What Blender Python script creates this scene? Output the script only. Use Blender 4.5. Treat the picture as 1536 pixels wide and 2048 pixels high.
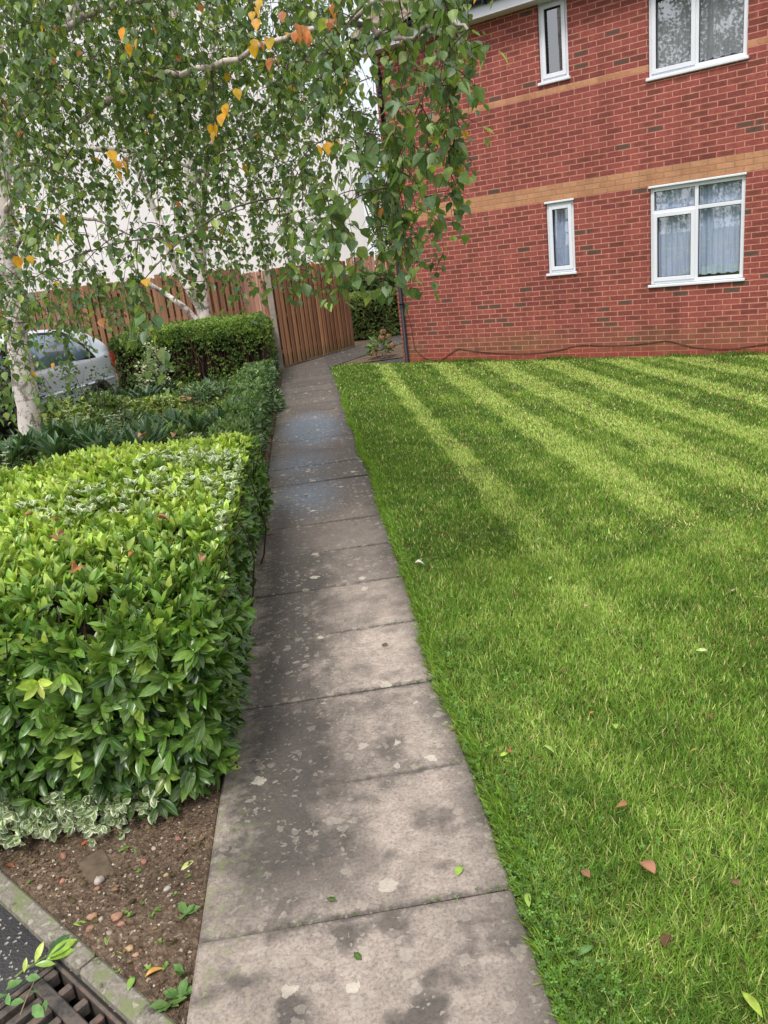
import bpy, math, random
import numpy as np
from mathutils import Vector, Matrix

# ------------------------------------------------------------------ camera, sky, sun, exposure
S = bpy.context.scene
for o in list(bpy.data.objects): bpy.data.objects.remove(o)
rng = np.random.default_rng(11); random.seed(11)
YAW, PIT, ROL, FPX, CH = 0.0721761, 0.3076089, 0.1156988, 1553.617, 1.72626
CF = np.array([math.sin(YAW)*math.cos(PIT), math.cos(YAW)*math.cos(PIT), -math.sin(PIT)])
r0 = np.array([math.cos(YAW), -math.sin(YAW), 0.]); d0 = np.cross(CF, r0)
CR = math.cos(ROL)*r0+math.sin(ROL)*d0; CD = -math.sin(ROL)*r0+math.cos(ROL)*d0
cam = bpy.data.cameras.new('camera'); co = bpy.data.objects.new('camera', cam); S.collection.objects.link(co)
cam.sensor_fit = 'HORIZONTAL'; cam.sensor_width = 36; cam.lens = FPX/1536*36; cam.clip_end = 2000; cam.clip_start = .05
m = Matrix.Identity(4)
for i in range(3):
    m[i][0] = CR[i]; m[i][1] = -CD[i]; m[i][2] = -CF[i]
m[2][3] = CH; co.matrix_world = m
S.camera = co

SUN_EL, SUN_AZ = math.radians(58), math.radians(205)     # azimuth clockwise from +Y
w = bpy.data.worlds.new("World"); S.world = w; w.use_nodes = True
nt = w.node_tree; sky = nt.nodes.new('ShaderNodeTexSky'); sky.sky_type = 'NISHITA'; sky.sun_disc = False
sky.sun_elevation = SUN_EL; sky.sun_rotation = SUN_AZ; sky.air_density = 1.0; sky.dust_density = 6.0; sky.ozone_density = .6
bgn = nt.nodes['Background']; bgn.inputs['Strength'].default_value = 0.128
# broken white overcast over the clear sky
tcd = nt.nodes.new('ShaderNodeTexCoord'); cn = nt.nodes.new('ShaderNodeTexNoise'); cn.inputs['Scale'].default_value = 2.2; cn.inputs['Detail'].default_value = 6.
nt.links.new(tcd.outputs['Generated'], cn.inputs['Vector'])
cr = nt.nodes.new('ShaderNodeValToRGB'); cr.color_ramp.elements[0].position = .30; cr.color_ramp.elements[0].color = (.55, .55, .55, 1); cr.color_ramp.elements[1].position = .55; cr.color_ramp.elements[1].color = (.96, .96, .96, 1)
nt.links.new(cn.outputs[0], cr.inputs[0])
cmx = nt.nodes.new('ShaderNodeMix'); cmx.data_type = 'RGBA'; nt.links.new(cr.outputs[0], cmx.inputs[0]); nt.links.new(sky.outputs[0], cmx.inputs[6]); cmx.inputs[7].default_value = (6.7, 6.75, 6.95, 1)
nt.links.new(cmx.outputs[2], bgn.inputs[0])
sl = bpy.data.lights.new('sun', 'SUN'); sl.energy = 2.0; sl.angle = math.radians(14); sl.color = (1, .965, .91)
so = bpy.data.objects.new('sun', sl); S.collection.objects.link(so)
sd = Vector((math.sin(SUN_AZ)*math.cos(SUN_EL), math.cos(SUN_AZ)*math.cos(SUN_EL), math.sin(SUN_EL)))
so.rotation_euler = sd.to_track_quat('Z', 'Y').to_euler()
S.view_settings.view_transform = 'Standard'; S.view_settings.look = 'None'; S.view_settings.exposure = 0.52
S.cycles.max_bounces = 7; S.cycles.transparent_max_bounces = 12; S.cycles.diffuse_bounces = 4
S.cycles.caustics_reflective = False; S.cycles.caustics_refractive = False

# ------------------------------------------------------------------ helpers
A = np.array
def ray(u, v): return ((u-768)/FPX)*CR+((v-1024)/FPX)*CD+CF
def gpt(u, v, z=0.): R = ray(u, v); return A([0, 0, CH])+R*((z-CH)/R[2])
def ypt(u, v, y): R = ray(u, v); return A([0, 0, CH])+R*(y/R[1])
def lin(r, g, b):
    f = lambda c: (c/255/12.92 if c/255 <= .04045 else ((c/255+.055)/1.055)**2.4)
    return A([f(r), f(g), f(b)])
def vary(c, n, s=.18, h=.06):
    c = np.asarray(c, float); k = np.exp(rng.normal(0, s, (n, 1)))
    return np.clip(c[None, :]*k*np.exp(rng.normal(0, h, (n, 3))), 0, 1)

class MB:
    def __init__(s): s.v = []; s.f = []; s.c = []; s.uv = []; s.n = 0
    def add(s, v, faces, col=(.5, .5, .5), uv=None):
        v = np.asarray(v, float).reshape(-1, 3); n = len(v)
        c = np.asarray(col, float)
        if c.ndim == 1: c = np.tile(c, (n, 1))
        s.v.append(v); s.c.append(c)
        s.uv.append(np.zeros((n, 2)) if uv is None else np.asarray(uv, float))
        if isinstance(faces, np.ndarray): faces = [faces]
        elif len(faces) and not isinstance(faces[0], np.ndarray):
            d = {}
            for f in faces: d.setdefault(len(f), []).append(f)
            faces = [A(x) for x in d.values()]
        for f in faces: s.f.append(f+s.n)
        s.n += n
    def box(s, x0, x1, y0, y1, z0, z1, col=(.5, .5, .5), M=None, ch=0.):
        if ch > 0:
            s.cbox(x0, x1, y0, y1, z0, z1, col, M, ch); return
        v = A([(x, y, z) for z in (z0, z1) for y in (y0, y1) for x in (x0, x1)], float)
        if M is not None: v = v@A(M)[:3, :3].T+A(M)[:3, 3]
        s.add(v, A([(0, 2, 3, 1), (4, 5, 7, 6), (0, 1, 5, 4), (2, 6, 7, 3), (0, 4, 6, 2), (1, 3, 7, 5)]), col)
    def cbox(s, x0, x1, y0, y1, z0, z1, col, M, ch):
        lo = A([x0, y0, z0]); hi = A([x1, y1, z1]); ch = min(ch, *(0.45*(hi-lo)))
        vs = []; idx = {}
        for sx in (0, 1):
            for sy in (0, 1):
                for sz in (0, 1):
                    sg = A([sx, sy, sz]); base = np.where(sg, hi, lo); inn = np.where(sg, -ch, ch)
                    for a in range(3):
                        p = base.copy()
                        for b in range(3):
                            if b != a: p[b] += inn[b]
                        idx[(sx, sy, sz, a)] = len(vs); vs.append(p)
        F = []
        for a in range(3):
            b, c = (a+1) % 3, (a+2) % 3
            for sa in (0, 1):
                q = []
                for sb, sc in ((0, 0), (1, 0), (1, 1), (0, 1)):
                    k = [0]*3; k[a] = sa; k[b] = sb; k[c] = sc; q.append(idx[(*k, a)])
                F.append(q if sa else q[::-1])
            for sb in (0, 1):
                for sc in (0, 1):
                    k0 = [0]*3; k1 = [0]*3; k1[a] = 1
                    for k in (k0, k1): k[b] = sb; k[c] = sc
                    q = [idx[(*k0, b)], idx[(*k1, b)], idx[(*k1, c)], idx[(*k0, c)]]
                    F.append(q if sb != sc else q[::-1])
        for sx in (0, 1):
            for sy in (0, 1):
                for sz in (0, 1):
                    q = [idx[(sx, sy, sz, a)] for a in range(3)]
                    F.append(q if (sx+sy+sz) % 2 else q[::-1])
        v = A(vs)
        if M is not None: v = v@A(M)[:3, :3].T+A(M)[:3, 3]
        s.add(v, F, col)
    def tube(s, P, R, k=6, col=(.5, .5, .5), cap=True):
        P = np.asarray(P, float); n = len(P); R = np.broadcast_to(np.asarray(R, float), (n,))
        T = np.gradient(P, axis=0); T /= np.linalg.norm(T, axis=1)[:, None]+1e-9
        ref = A([0, 0, 1.]) if abs(T[:, 2]).mean() < .8 else A([1., 0, 0])
        U = np.cross(T, ref); U /= np.linalg.norm(U, axis=1)[:, None]+1e-9; V = np.cross(T, U)
        a = np.arange(k)/k*2*np.pi
        v = P[:, None]+R[:, None, None]*(np.cos(a)[None, :, None]*U[:, None]+np.sin(a)[None, :, None]*V[:, None])
        i = np.arange(n-1)[:, None]*k; j = np.arange(k)[None, :]; j2 = (j+1) % k
        q = np.stack([i+j, i+j2, i+k+j2, i+k+j], -1).reshape(-1, 4)
        F = [q]
        if cap and k > 3: F += [A([list(range(k))]), A([list(range((n-1)*k+k-1, (n-1)*k-1, -1))])]
        s.add(v.reshape(-1, 3), F, col)
    def scatter(s, tm, pos, dr, nr, sc, col, wsc=None):
        """copies of a leaf template: local y along dr, z near nr"""
        tv, tf, tu, tcol = tm
        pos = np.asarray(pos, float); N = len(pos)
        if N == 0: return
        Y = np.asarray(dr, float); Y = Y/(np.linalg.norm(Y, axis=1)[:, None]+1e-9)
        X = np.cross(Y, nr); X /= np.linalg.norm(X, axis=1)[:, None]+1e-9; Z = np.cross(X, Y)
        sc = np.broadcast_to(np.asarray(sc, float), (N,)); ws = sc if wsc is None else sc*np.broadcast_to(wsc, (N,))
        v = pos[:, None]+tv[None, :, 0:1]*ws[:, None, None]*X[:, None]+tv[None, :, 1:2]*sc[:, None, None]*Y[:, None]+tv[None, :, 2:3]*sc[:, None, None]*Z[:, None]
        k = len(tv); c = np.asarray(col, float)
        if c.ndim == 1: c = np.tile(c, (N, 1))
        C = np.repeat(c, k, 0)
        if tcol is not None:
            t = np.tile(tcol, (N, 1)); C = C*(1-t[:, 3:4])+t[:, :3]*t[:, 3:4]
        F = [(np.arange(N)[:, None, None]*k+f[None]).reshape(-1, f.shape[1]) for f in tf]
        s.add(v.reshape(-1, 3), F, C, np.tile(tu, (N, 1)))
    def build(s, name, mat, parent=None, smooth=False, loc=None, rotz=None):
        me = bpy.data.meshes.new(name)
        V = np.concatenate(s.v); nv = len(V)
        me.vertices.add(nv); me.vertices.foreach_set('co', V.astype(np.float32).ravel())
        L = np.concatenate([f.ravel() for f in s.f]); cnt = np.concatenate([np.full(len(f), f.shape[1]) for f in s.f])
        st = np.concatenate([[0], np.cumsum(cnt)[:-1]])
        me.loops.add(len(L)); me.loops.foreach_set('vertex_index', L.astype(np.int32))
        me.polygons.add(len(cnt)); me.polygons.foreach_set('loop_start', st.astype(np.int32))
        me.polygons.foreach_set('use_smooth', np.full(len(cnt), bool(smooth)))
        me.update(calc_edges=True)
        ca = me.color_attributes.new('Col', 'FLOAT_COLOR', 'POINT')
        ca.data.foreach_set('color', np.concatenate([np.concatenate(s.c), np.ones((nv, 1))], 1).astype(np.float32).ravel())
        ul = me.uv_layers.new(name='UVMap'); UV = np.concatenate(s.uv)
        ul.data.foreach_set('uv', UV[L].astype(np.float32).ravel())
        me.materials.append(mat)
        o = bpy.data.objects.new(name, me); S.collection.objects.link(o)
        if parent is not None: o.parent = parent
        if loc is not None: o.location = loc
        if rotz is not None: o.rotation_euler = (0, 0, rotz)
        return o

def empty(name, loc=(0, 0, 0), rz=0.):
    o = bpy.data.objects.new(name, None); S.collection.objects.link(o); o.location = loc; o.rotation_euler = (0, 0, rz)
    o.empty_display_size = .1; return o
def tag(o, label=None, cat=None, group=None, kind=None):
    for k, v in (('label', label), ('category', cat), ('group', group), ('kind', kind)):
        if v: o[k] = v
    return o
def bez(p0, p1, p2, n):
    t = np.linspace(0, 1, n)[:, None]; return (1-t)**2*A(p0)+2*t*(1-t)*A(p1)+t*t*A(p2)
def smoothline(P, n):
    P = np.asarray(P, float); d = np.concatenate([[0], np.cumsum(np.linalg.norm(np.diff(P, axis=0), axis=1))])
    # Catmull-Rom
    out = []
    for t in np.linspace(0, d[-1], n):
        i = min(max(np.searchsorted(d, t, 'right')-1, 0), len(P)-2); u = (t-d[i])/(d[i+1]-d[i]+1e-9)
        p0, p1, p2, p3 = P[max(i-1, 0)], P[i], P[i+1], P[min(i+2, len(P)-1)]
        out.append(.5*(2*p1+(p2-p0)*u+(2*p0-5*p1+4*p2-p3)*u*u+(3*p1-p0-3*p2+p3)*u**3))
    return A(out)
_ph = rng.uniform(0, 6.28, (12, 2)); _fr = rng.normal(0, 1, (12, 2))
def wob(x, y, f=1.):
    """cheap smooth noise in -1..1"""
    x = np.asarray(x, float)*f; y = np.asarray(y, float)*f
    return sum(np.sin(_fr[i, 0]*x*2+_fr[i, 1]*y*2+_ph[i, 0]) for i in range(12))/5.

# leaf templates (verts, faces, uv, colour overlay)
def leaf(wmax, prof, fold=.18, bend=.25, cols=2, rim=None):
    """prof: half-width fractions along the length"""
    n = len(prof); vs = []; uv = []; cs = []
    for i, p in enumerate(prof):
        t = i/(n-1)
        for j in range(-1, 2) if cols == 2 else (-2, -1, 0, 1, 2):
            q = j/(1 if cols == 2 else 2)
            vs.append((q*p*wmax/2, t-bend*.12*t*t, abs(q)*p*wmax/2*fold*2-bend*t*t*.5)); uv.append((q*.5+.5, t))
            e = 1. if abs(q) > .9 else 0.
            cs.append((*(rim if rim is not None else (0, 0, 0)), e if rim is not None else 0.))
    k = cols+1; F = []
    for i in range(n-1):
        for j in range(cols): a = i*k+j; F.append((a, a+1, a+k+1, a+k))
    return A(vs), [A(F)], A(uv), (A(cs) if rim is not None else None)
LAUREL = leaf(.33, [.06, .62, .96, 1., .72, .02], .2, .35)
LAUREL_B = leaf(.40, [.05, .55, .95, .98, .6, .02], .12, -.15)
BIRCH = leaf(.78, [.12, .92, 1., .74, .38, .02], .1, .22)
BIRCH_B = leaf(.7, [.12, .85, 1., .78, .4, .02], .25, -.2)
VARIEG = leaf(.62, [.05, .75, 1., .8, .05], .2, .2, 4, rim=tuple(lin(250, 250, 232)))
STRAP = leaf(.21, [.45, .85, 1., .9, .6, .03], .25, .3)
OVAL = leaf(.6, [.1, .9, .9, .05], .15, .1)
tiny_v = A([(0, 0, 0), (.32, .5, .1), (0, 1, 0), (-.32, .5, .1)], float)
TINY = (tiny_v, [A([(0, 1, 2), (0, 2, 3)])], A([(.5, 0), (1, .5), (.5, 1), (0, .5)]), None)
bl = A([(-.5, 0, 0), (.5, 0, 0), (-.42, .4, .03), (.42, .4, .03), (-.28, .75, .14), (.28, .75, .14), (0, 1, .32)], float)
BLADE = (bl, [A([(0, 1, 3, 2), (2, 3, 5, 4)]), A([(4, 5, 6)])], A([(0, 0), (1, 0), (0, .4), (1, .4), (0, .75), (1, .75), (.5, 1)]), None)
def mkclover():
    V = []; F = []; U = []
    for k in range(3):
        a = k*2*np.pi/3
        loc = [(0, 0), (.34, .5), (.22, .95), (0, .86), (-.22, .95), (-.34, .5)]; b = len(V)
        for x, y in loc:
            V.append((x*math.cos(a)-y*math.sin(a), x*math.sin(a)+y*math.cos(a), y*.12)); U.append((x+.5, y))
        F += [(b, b+1, b+2, b+3), (b, b+3, b+4, b+5)]
    return A(V, float), [A(F)], A(U), None
CLOVER = mkclover()
FALLB = leaf(.58, [.06, .5, .85, 1., .97, .8, .5, .18, .02], .45, .5, 4)
FALLN = leaf(.34, [.06, .5, .85, 1., .9, .62, .3, .02], .5, .6, 4)
def rdir(n, zlo=-1., zhi=1.):
    a = rng.uniform(0, 2*np.pi, n); z = rng.uniform(zlo, zhi, n); r = np.sqrt(np.maximum(0, 1-z*z))
    return np.stack([r*np.cos(a), r*np.sin(a), z], 1)

# ------------------------------------------------------------------ materials
def mat(name):
    M = bpy.data.materials.new(name); M.use_nodes = True; t = M.node_tree; b = t.nodes['Principled BSDF']; return M, t, b
class NT:
    """small node-writing helper"""
    def __init__(s, t): s.t = t
    def n(s, ty, **k):
        x = s.t.nodes.new(ty)
        for a, v in k.items(): setattr(x, a, v)
        return x
    def set(s, sock, v):
        if hasattr(v, 'is_output') or isinstance(v, bpy.types.NodeSocket): s.t.links.new(v, sock)
        elif isinstance(v, (tuple, list, np.ndarray)):
            v = tuple(float(q) for q in v); sock.default_value = v if len(v) == len(sock.default_value) else (*v, 1.)
        else: sock.default_value = v
    def m(s, op, a, b=None, c=None, clamp=False):
        x = s.n('ShaderNodeMath', operation=op, use_clamp=clamp); s.set(x.inputs[0], a)
        if b is not None: s.set(x.inputs[1], b)
        if c is not None: s.set(x.inputs[2], c)
        return x.outputs[0]
    def mix(s, f, a, b, bt='MIX'):
        x = s.n('ShaderNodeMix', data_type='RGBA', blend_type=bt); s.set(x.inputs[0], f); s.set(x.inputs[6], a); s.set(x.inputs[7], b)
        return x.outputs[2]
    def ramp(s, f, st, interp='LINEAR'):
        x = s.n('ShaderNodeValToRGB'); x.color_ramp.interpolation = interp; e = x.color_ramp.elements
        while len(e) < len(st): e.new(.5)
        for i, (p, c) in enumerate(st):
            e[i].position = p; c = (c, c, c) if np.isscalar(c) else c; e[i].color = (*[float(q) for q in c], 1)
        s.set(x.inputs[0], f); return x.outputs[0]
    def noise(s, vec, scale, det=3., rough=.55, out=0):
        x = s.n('ShaderNodeTexNoise'); x.inputs['Scale'].default_value = scale; x.inputs['Detail'].default_value = det; x.inputs['Roughness'].default_value = rough
        if vec is not None: s.set(x.inputs['Vector'], vec)
        return x.outputs[out]
    def voro(s, vec, scale, feat='F1', out='Distance', rnd=1.):
        x = s.n('ShaderNodeTexVoronoi', feature=feat); x.inputs['Scale'].default_value = scale; x.inputs['Randomness'].default_value = rnd
        s.set(x.inputs['Vector'], vec); return x.outputs[out]
    def coord(s, k='Object'): return s.n('ShaderNodeTexCoord').outputs[k]
    def pos(s): return s.n('ShaderNodeNewGeometry').outputs['Position']
    def xyz(s, v):
        x = s.n('ShaderNodeSeparateXYZ'); s.set(x.inputs[0], v); return x.outputs
    def comb(s, a, b, c):
        x = s.n('ShaderNodeCombineXYZ')
        for i, v in enumerate((a, b, c)): s.set(x.inputs[i], v)
        return x.outputs[0]
    def scale(s, v, k):
        x = s.n('ShaderNodeVectorMath', operation='MULTIPLY'); s.set(x.inputs[0], v); s.set(x.inputs[1], k); return x.outputs[0]
    def col(s):
        x = s.n('ShaderNodeAttribute'); x.attribute_name = 'Col'; return x.outputs['Color']
    def bump(s, h, st=.3, d=.01):
        x = s.n('ShaderNodeBump'); x.inputs['Strength'].default_value = st; x.inputs['Distance'].default_value = d; s.set(x.inputs['Height'], h); return x.outputs[0]

def leafmat(name, rough=.42, trans=.3, vein=.35, spec=.5, ribs=0.):
    M, t, b = mat(name); q = NT(t); c = q.col()
    uv = q.xyz(q.coord('UV')); au = q.m('ABSOLUTE', q.m('SUBTRACT', uv[0], .5))
    mid = q.m('LESS_THAN', au, .03)
    nz = q.noise(q.pos(), 45., 2.)
    c1 = q.mix(.55, c, q.mix(1., c, q.ramp(nz, [(.3, .55), (.7, 1.45)]), 'MULTIPLY'))
    if ribs > 0:
        rb = q.m('SINE', q.m('MULTIPLY', q.m('SUBTRACT', uv[1], q.m('MULTIPLY', au, .7)), 46.))
        c1 = q.mix(q.m('MULTIPLY', q.m('GREATER_THAN', rb, .72), ribs), c1, q.mix(.5, c1, (.32, .4, .16)))
    c2 = q.mix(q.m('MULTIPLY', mid, vein), c1, q.mix(.5, c1, (.42, .5, .2)))
    q.set(b.inputs['Base Color'], c2); b.inputs['Roughness'].default_value = rough; b.inputs['Specular IOR Level'].default_value = spec
    tr = q.n('ShaderNodeBsdfTranslucent'); q.set(tr.inputs[0], q.mix(1., c2, (1.5, 1.55, .7), 'MULTIPLY'))
    mx = q.n('ShaderNodeMixShader'); mx.inputs[0].default_value = trans
    t.links.new(b.outputs[0], mx.inputs[1]); t.links.new(tr.outputs[0], mx.inputs[2])
    t.links.new(mx.outputs[0], t.nodes['Material Output'].inputs[0]); return M
def simplemat(name, col, rough=.6, metal=0., nscale=0., namt=.3, spec=.5, bump=0.):
    M, t, b = mat(name); q = NT(t)
    if nscale:
        nz = q.noise(q.coord(), nscale, 4.)
        c = q.mix(1., tuple(col), q.ramp(nz, [(.25, 1-namt), (.75, 1+namt)]), 'MULTIPLY')
        q.set(b.inputs['Base Color'], c)
        if bump: q.set(b.inputs['Normal'], q.bump(nz, bump, .004))
    else: q.set(b.inputs['Base Color'], tuple(col))
    b.inputs['Roughness'].default_value = rough; b.inputs['Metallic'].default_value = metal; b.inputs['Specular IOR Level'].default_value = spec
    return M
def vcolmat(name, rough=.8, nscale=30., namt=.35, bump=.2, spec=.3):
    M, t, b = mat(name); q = NT(t); nz = q.noise(q.pos(), nscale, 4.)
    q.set(b.inputs['Base Color'], q.mix(1., q.col(), q.ramp(nz, [(.25, 1-namt), (.75, 1+namt)]), 'MULTIPLY'))
    b.inputs['Roughness'].default_value = rough; b.inputs['Specular IOR Level'].default_value = spec
    if bump: q.set(b.inputs['Normal'], q.bump(nz, bump, .005))
    return M
M_LAUREL = leafmat('laurel_leaf', .30, .22, .95, .55)
M_BIRCH = leafmat('birch_leaf', .42, .42, .4, .45, ribs=.5)
M_LEAF = leafmat('small_leaf', .5, .25, .0, .35)
M_STRAP = leafmat('strap_leaf', .4, .2, .3, .4)
M_GRASS = leafmat('grass_blade', .55, .3, .0, .25)
M_DRY = leafmat('dry_leaf', .7, .2, .5, .2, ribs=.6)
M_TWIG = vcolmat('twig_bark', .8, 60., .3, .0)
M_WHITE = simplemat('white_upvc', lin(226, 229, 236), .32, 0, 3., .04)
M_BLACKPL = simplemat('black_plastic', lin(30, 34, 42), .55, 0, 8., .15, spec=.3)
M_DARKCORE = simplemat('hedge_inside', lin(26, 24, 16), .95, 0, 12., .5)

# ------------------------------------------------------------------ ground, path, lawn base, soil
def polymesh(name, P, z, m, kind='structure'):
    b = MB(); P = A([(x, y, z) for x, y in P], float)
    b.add(P, [tuple(range(len(P)))]); o = b.build(name, m); o['kind'] = kind; return o
M, t, b = mat('asphalt'); q = NT(t); p = q.pos()
g1 = q.voro(p, 130., out='Color'); sp = q.xyz(g1)[0]
c = q.mix(1., tuple(lin(58, 56, 58)), q.ramp(q.noise(p, 3., 5.), [(.3, .6), (.75, 1.5)]), 'MULTIPLY')
c = q.mix(q.m('GREATER_THAN', sp, .93), c, tuple(lin(150, 146, 140)))
q.set(b.inputs['Base Color'], c); b.inputs['Roughness'].default_value = .85
q.set(b.inputs['Normal'], q.bump(q.voro(p, 130.), .8, .006)); M_ASPH = M
# (the asphalt sheet itself is laid with the drain grate below, so that it can leave the gully open)

M, t, b = mat('soil'); q = NT(t); p = q.pos()
n1 = q.noise(p, 55., 6., .7); n2 = q.noise(p, 4., 3.)
c = q.ramp(n1, [(.25, lin(50, 40, 31)), (.5, lin(106, 87, 69)), (.75, lin(158, 138, 116))])
c = q.mix(1., c, q.ramp(n2, [(.3, .65), (.7, 1.15)]), 'MULTIPLY')
pv = q.xyz(q.voro(p, 110., out='Color')); c = q.mix(q.m('GREATER_THAN', pv[0], .95), c, q.mix(pv[1], tuple(lin(112, 84, 66)), tuple(lin(168, 156, 140))))
q.set(b.inputs['Base Color'], c); b.inputs['Roughness'].default_value = .95
q.set(b.inputs['Normal'], q.bump(q.m('ADD', n1, q.m('MULTIPLY', q.voro(p, 110.), .5)), 1., .012)); M_SOIL = M
def kx(y): return -1.24-(y-2.2)*.986+.02          # inner edge of the kerb line
b = MB(); ys = np.concatenate([np.arange(1.5, 5.2, .02), np.arange(5.2, 15.6, .1)]); nx = 60
G = []
for y in ys:
    xl = max(-3.3, kx(y)) if y < 4.6 else -3.3
    xs = np.linspace(min(xl, -.54), -.525, nx); zz = -.014+.005*wob(xs*9, np.full(nx, y*9))+.002*rng.normal(0, 1, nx)
    zz[0] = zz[-1] = -.03
    G.append(np.stack([xs, np.full(nx, y), zz], 1))
G = A(G); i = np.arange(len(ys)-1)[:, None]*nx+np.arange(nx-1)[None]
b.add(G.reshape(-1, 3), np.stack([i, i+1, i+nx+1, i+nx], -1).reshape(-1, 4))
b.build('soil', M_SOIL, smooth=True)['kind'] = 'structure'
polymesh('planting_bed', [(-.53, 15.6), (.3, 15.4), (1.0, 15.0), (4.5, 15.2), (6, 30), (-14, 30), (-14, 15.6)], -.02, M_SOIL)

# concrete path
M, t, b = mat('path_concrete'); q = NT(t); p = q.pos(); X, Y, Z = q.xyz(p)
base = q.mix(1., tuple(lin(176, 162, 151)), q.ramp(q.noise(p, 95., 5., .75), [(.25, .35), (.5, 1.), (.78, 1.45)]), 'MULTIPLY')
base = q.mix(1., base, q.ramp(q.noise(p, 2.3, 4., .6), [(.3, .62), (.65, 1.1)]), 'MULTIPLY')
base = q.mix(1., base, q.ramp(q.noise(p, 17., 5., .75), [(.3, .72), (.65, 1.1)]), 'MULTIPLY')
far = q.m('MULTIPLY_ADD', Y, 1/2.6, -1.25, clamp=True)                      # dirtier brown beyond 4-7 m
base = q.mix(q.m('MULTIPLY', far, .9), base, q.mix(1., tuple(lin(86, 79, 73)), q.ramp(q.noise(p, 40., 5., .7), [(.3, .6), (.7, 1.3)]), 'MULTIPLY'))
sn = q.n('ShaderNodeTexWhiteNoise', noise_dimensions='1D'); q.set(sn.inputs['W'], q.m('FLOOR', q.m('DIVIDE', q.m('SUBTRACT', Y, 1.7557), .6)))
base = q.mix(1., base, q.ramp(sn.outputs['Value'], [(0., .80), (1., 1.08)]), 'MULTIPLY')
# grey-black band left of the middle of the path
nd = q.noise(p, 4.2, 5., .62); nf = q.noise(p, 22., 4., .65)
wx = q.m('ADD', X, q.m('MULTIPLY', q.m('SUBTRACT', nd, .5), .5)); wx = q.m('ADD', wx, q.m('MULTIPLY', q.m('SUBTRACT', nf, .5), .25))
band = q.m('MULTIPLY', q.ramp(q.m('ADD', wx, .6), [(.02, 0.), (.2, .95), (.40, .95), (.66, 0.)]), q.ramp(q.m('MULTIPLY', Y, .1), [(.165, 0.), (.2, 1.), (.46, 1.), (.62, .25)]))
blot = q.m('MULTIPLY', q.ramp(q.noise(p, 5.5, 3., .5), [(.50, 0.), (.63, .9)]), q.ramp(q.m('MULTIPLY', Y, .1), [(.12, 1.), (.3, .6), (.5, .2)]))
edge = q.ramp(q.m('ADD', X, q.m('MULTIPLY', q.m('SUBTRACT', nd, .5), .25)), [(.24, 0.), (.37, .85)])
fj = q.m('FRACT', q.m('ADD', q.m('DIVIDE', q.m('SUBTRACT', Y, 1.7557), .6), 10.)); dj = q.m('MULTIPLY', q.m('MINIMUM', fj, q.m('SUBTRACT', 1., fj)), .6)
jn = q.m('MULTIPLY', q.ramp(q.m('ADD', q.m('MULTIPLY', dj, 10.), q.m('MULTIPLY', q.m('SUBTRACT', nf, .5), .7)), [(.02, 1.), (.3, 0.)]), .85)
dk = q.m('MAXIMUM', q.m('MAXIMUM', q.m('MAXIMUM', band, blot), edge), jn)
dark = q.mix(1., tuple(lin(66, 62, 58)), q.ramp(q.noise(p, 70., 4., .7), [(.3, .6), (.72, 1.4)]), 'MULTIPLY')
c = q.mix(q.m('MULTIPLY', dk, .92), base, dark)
# moss on the left edge
mm = q.m('MULTIPLY', q.ramp(q.m('ADD', X, .55), [(.0, 1.), (.16, .3), (.26, 0.)]), q.ramp(q.noise(p, 26., 4.), [(.5, 0.), (.62, .75)]))
c = q.mix(q.m('MULTIPLY', mm, .8), c, tuple(lin(128, 134, 92)))
# blue paint dusting
def blob(x, y, rx, ry):
    dx = q.m('DIVIDE', q.m('SUBTRACT', X, x), rx); dy = q.m('DIVIDE', q.m('SUBTRACT', Y, y), ry)
    return q.m('SUBTRACT', 1., q.m('SQRT', q.m('ADD', q.m('MULTIPLY', dx, dx), q.m('MULTIPLY', dy, dy))), clamp=True)
bl_ = q.m('MAXIMUM', q.m('MAXIMUM', blob(-.08, 9.0, .42, 1.3), q.m('MULTIPLY', blob(-.2, 7.3, .4, .8), .45)), q.m('MULTIPLY', blob(-.16, 6.2, .36, .8), .55))
bl_ = q.m('MULTIPLY', q.m('MULTIPLY', bl_, 1.9, clamp=True), q.ramp(q.noise(p, 30., 4., .7), [(.32, .1), (.6, .95)]))
c = q.mix(q.m('MULTIPLY', bl_, .85), c, tuple(lin(118, 134, 150)))
# lichen spots, three sizes
def spots(sc, rad, amount, warp=.045):
    p = q.pos(); pw = q.n('ShaderNodeVectorMath', operation='ADD'); q.set(pw.inputs[0], p)
    nv = q.n('ShaderNodeTexNoise'); nv.inputs['Scale'].default_value = 40.; q.set(nv.inputs['Vector'], p)
    q.set(pw.inputs[1], q.scale(nv.outputs['Color'], (warp, warp, 0)))
    d = q.voro(pw.outputs[0], sc); r = q.xyz(q.voro(pw.outputs[0], sc, out='Color'))
    rr = q.m('MULTIPLY', q.m('MULTIPLY_ADD', r[1], .7, .3), rad)
    return q.m('MULTIPLY', q.m('LESS_THAN', d, rr), q.m('LESS_THAN', r[0], amount)), r[2]
s1, h1 = spots(8., .24, .34); s2, h2 = spots(21., .42, .5); s3, h3 = spots(55., .42, .4)
lm = q.ramp(q.noise(p, 1.1, 2.), [(.35, .35), (.6, 1.)])
nl = q.noise(p, 120., 3.)
c = q.mix(q.m('MULTIPLY', q.m('MULTIPLY', s3, lm), .7), c, tuple(lin(160, 153, 140)))
c = q.mix(q.m('MULTIPLY', q.m('MULTIPLY', s2, lm), q.m('MULTIPLY', nl, .9)), c, tuple(lin(176, 168, 154)))
c = q.mix(q.m('MULTIPLY', q.m('MULTIPLY', s1, lm), q.m('MULTIPLY_ADD', nl, .6, .35)), c, tuple(lin(208, 200, 184)))
q.set(b.inputs['Base Color'], c); q.set(b.inputs['Roughness'], q.m('MULTIPLY_ADD', dk, -.12, .88))
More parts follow.
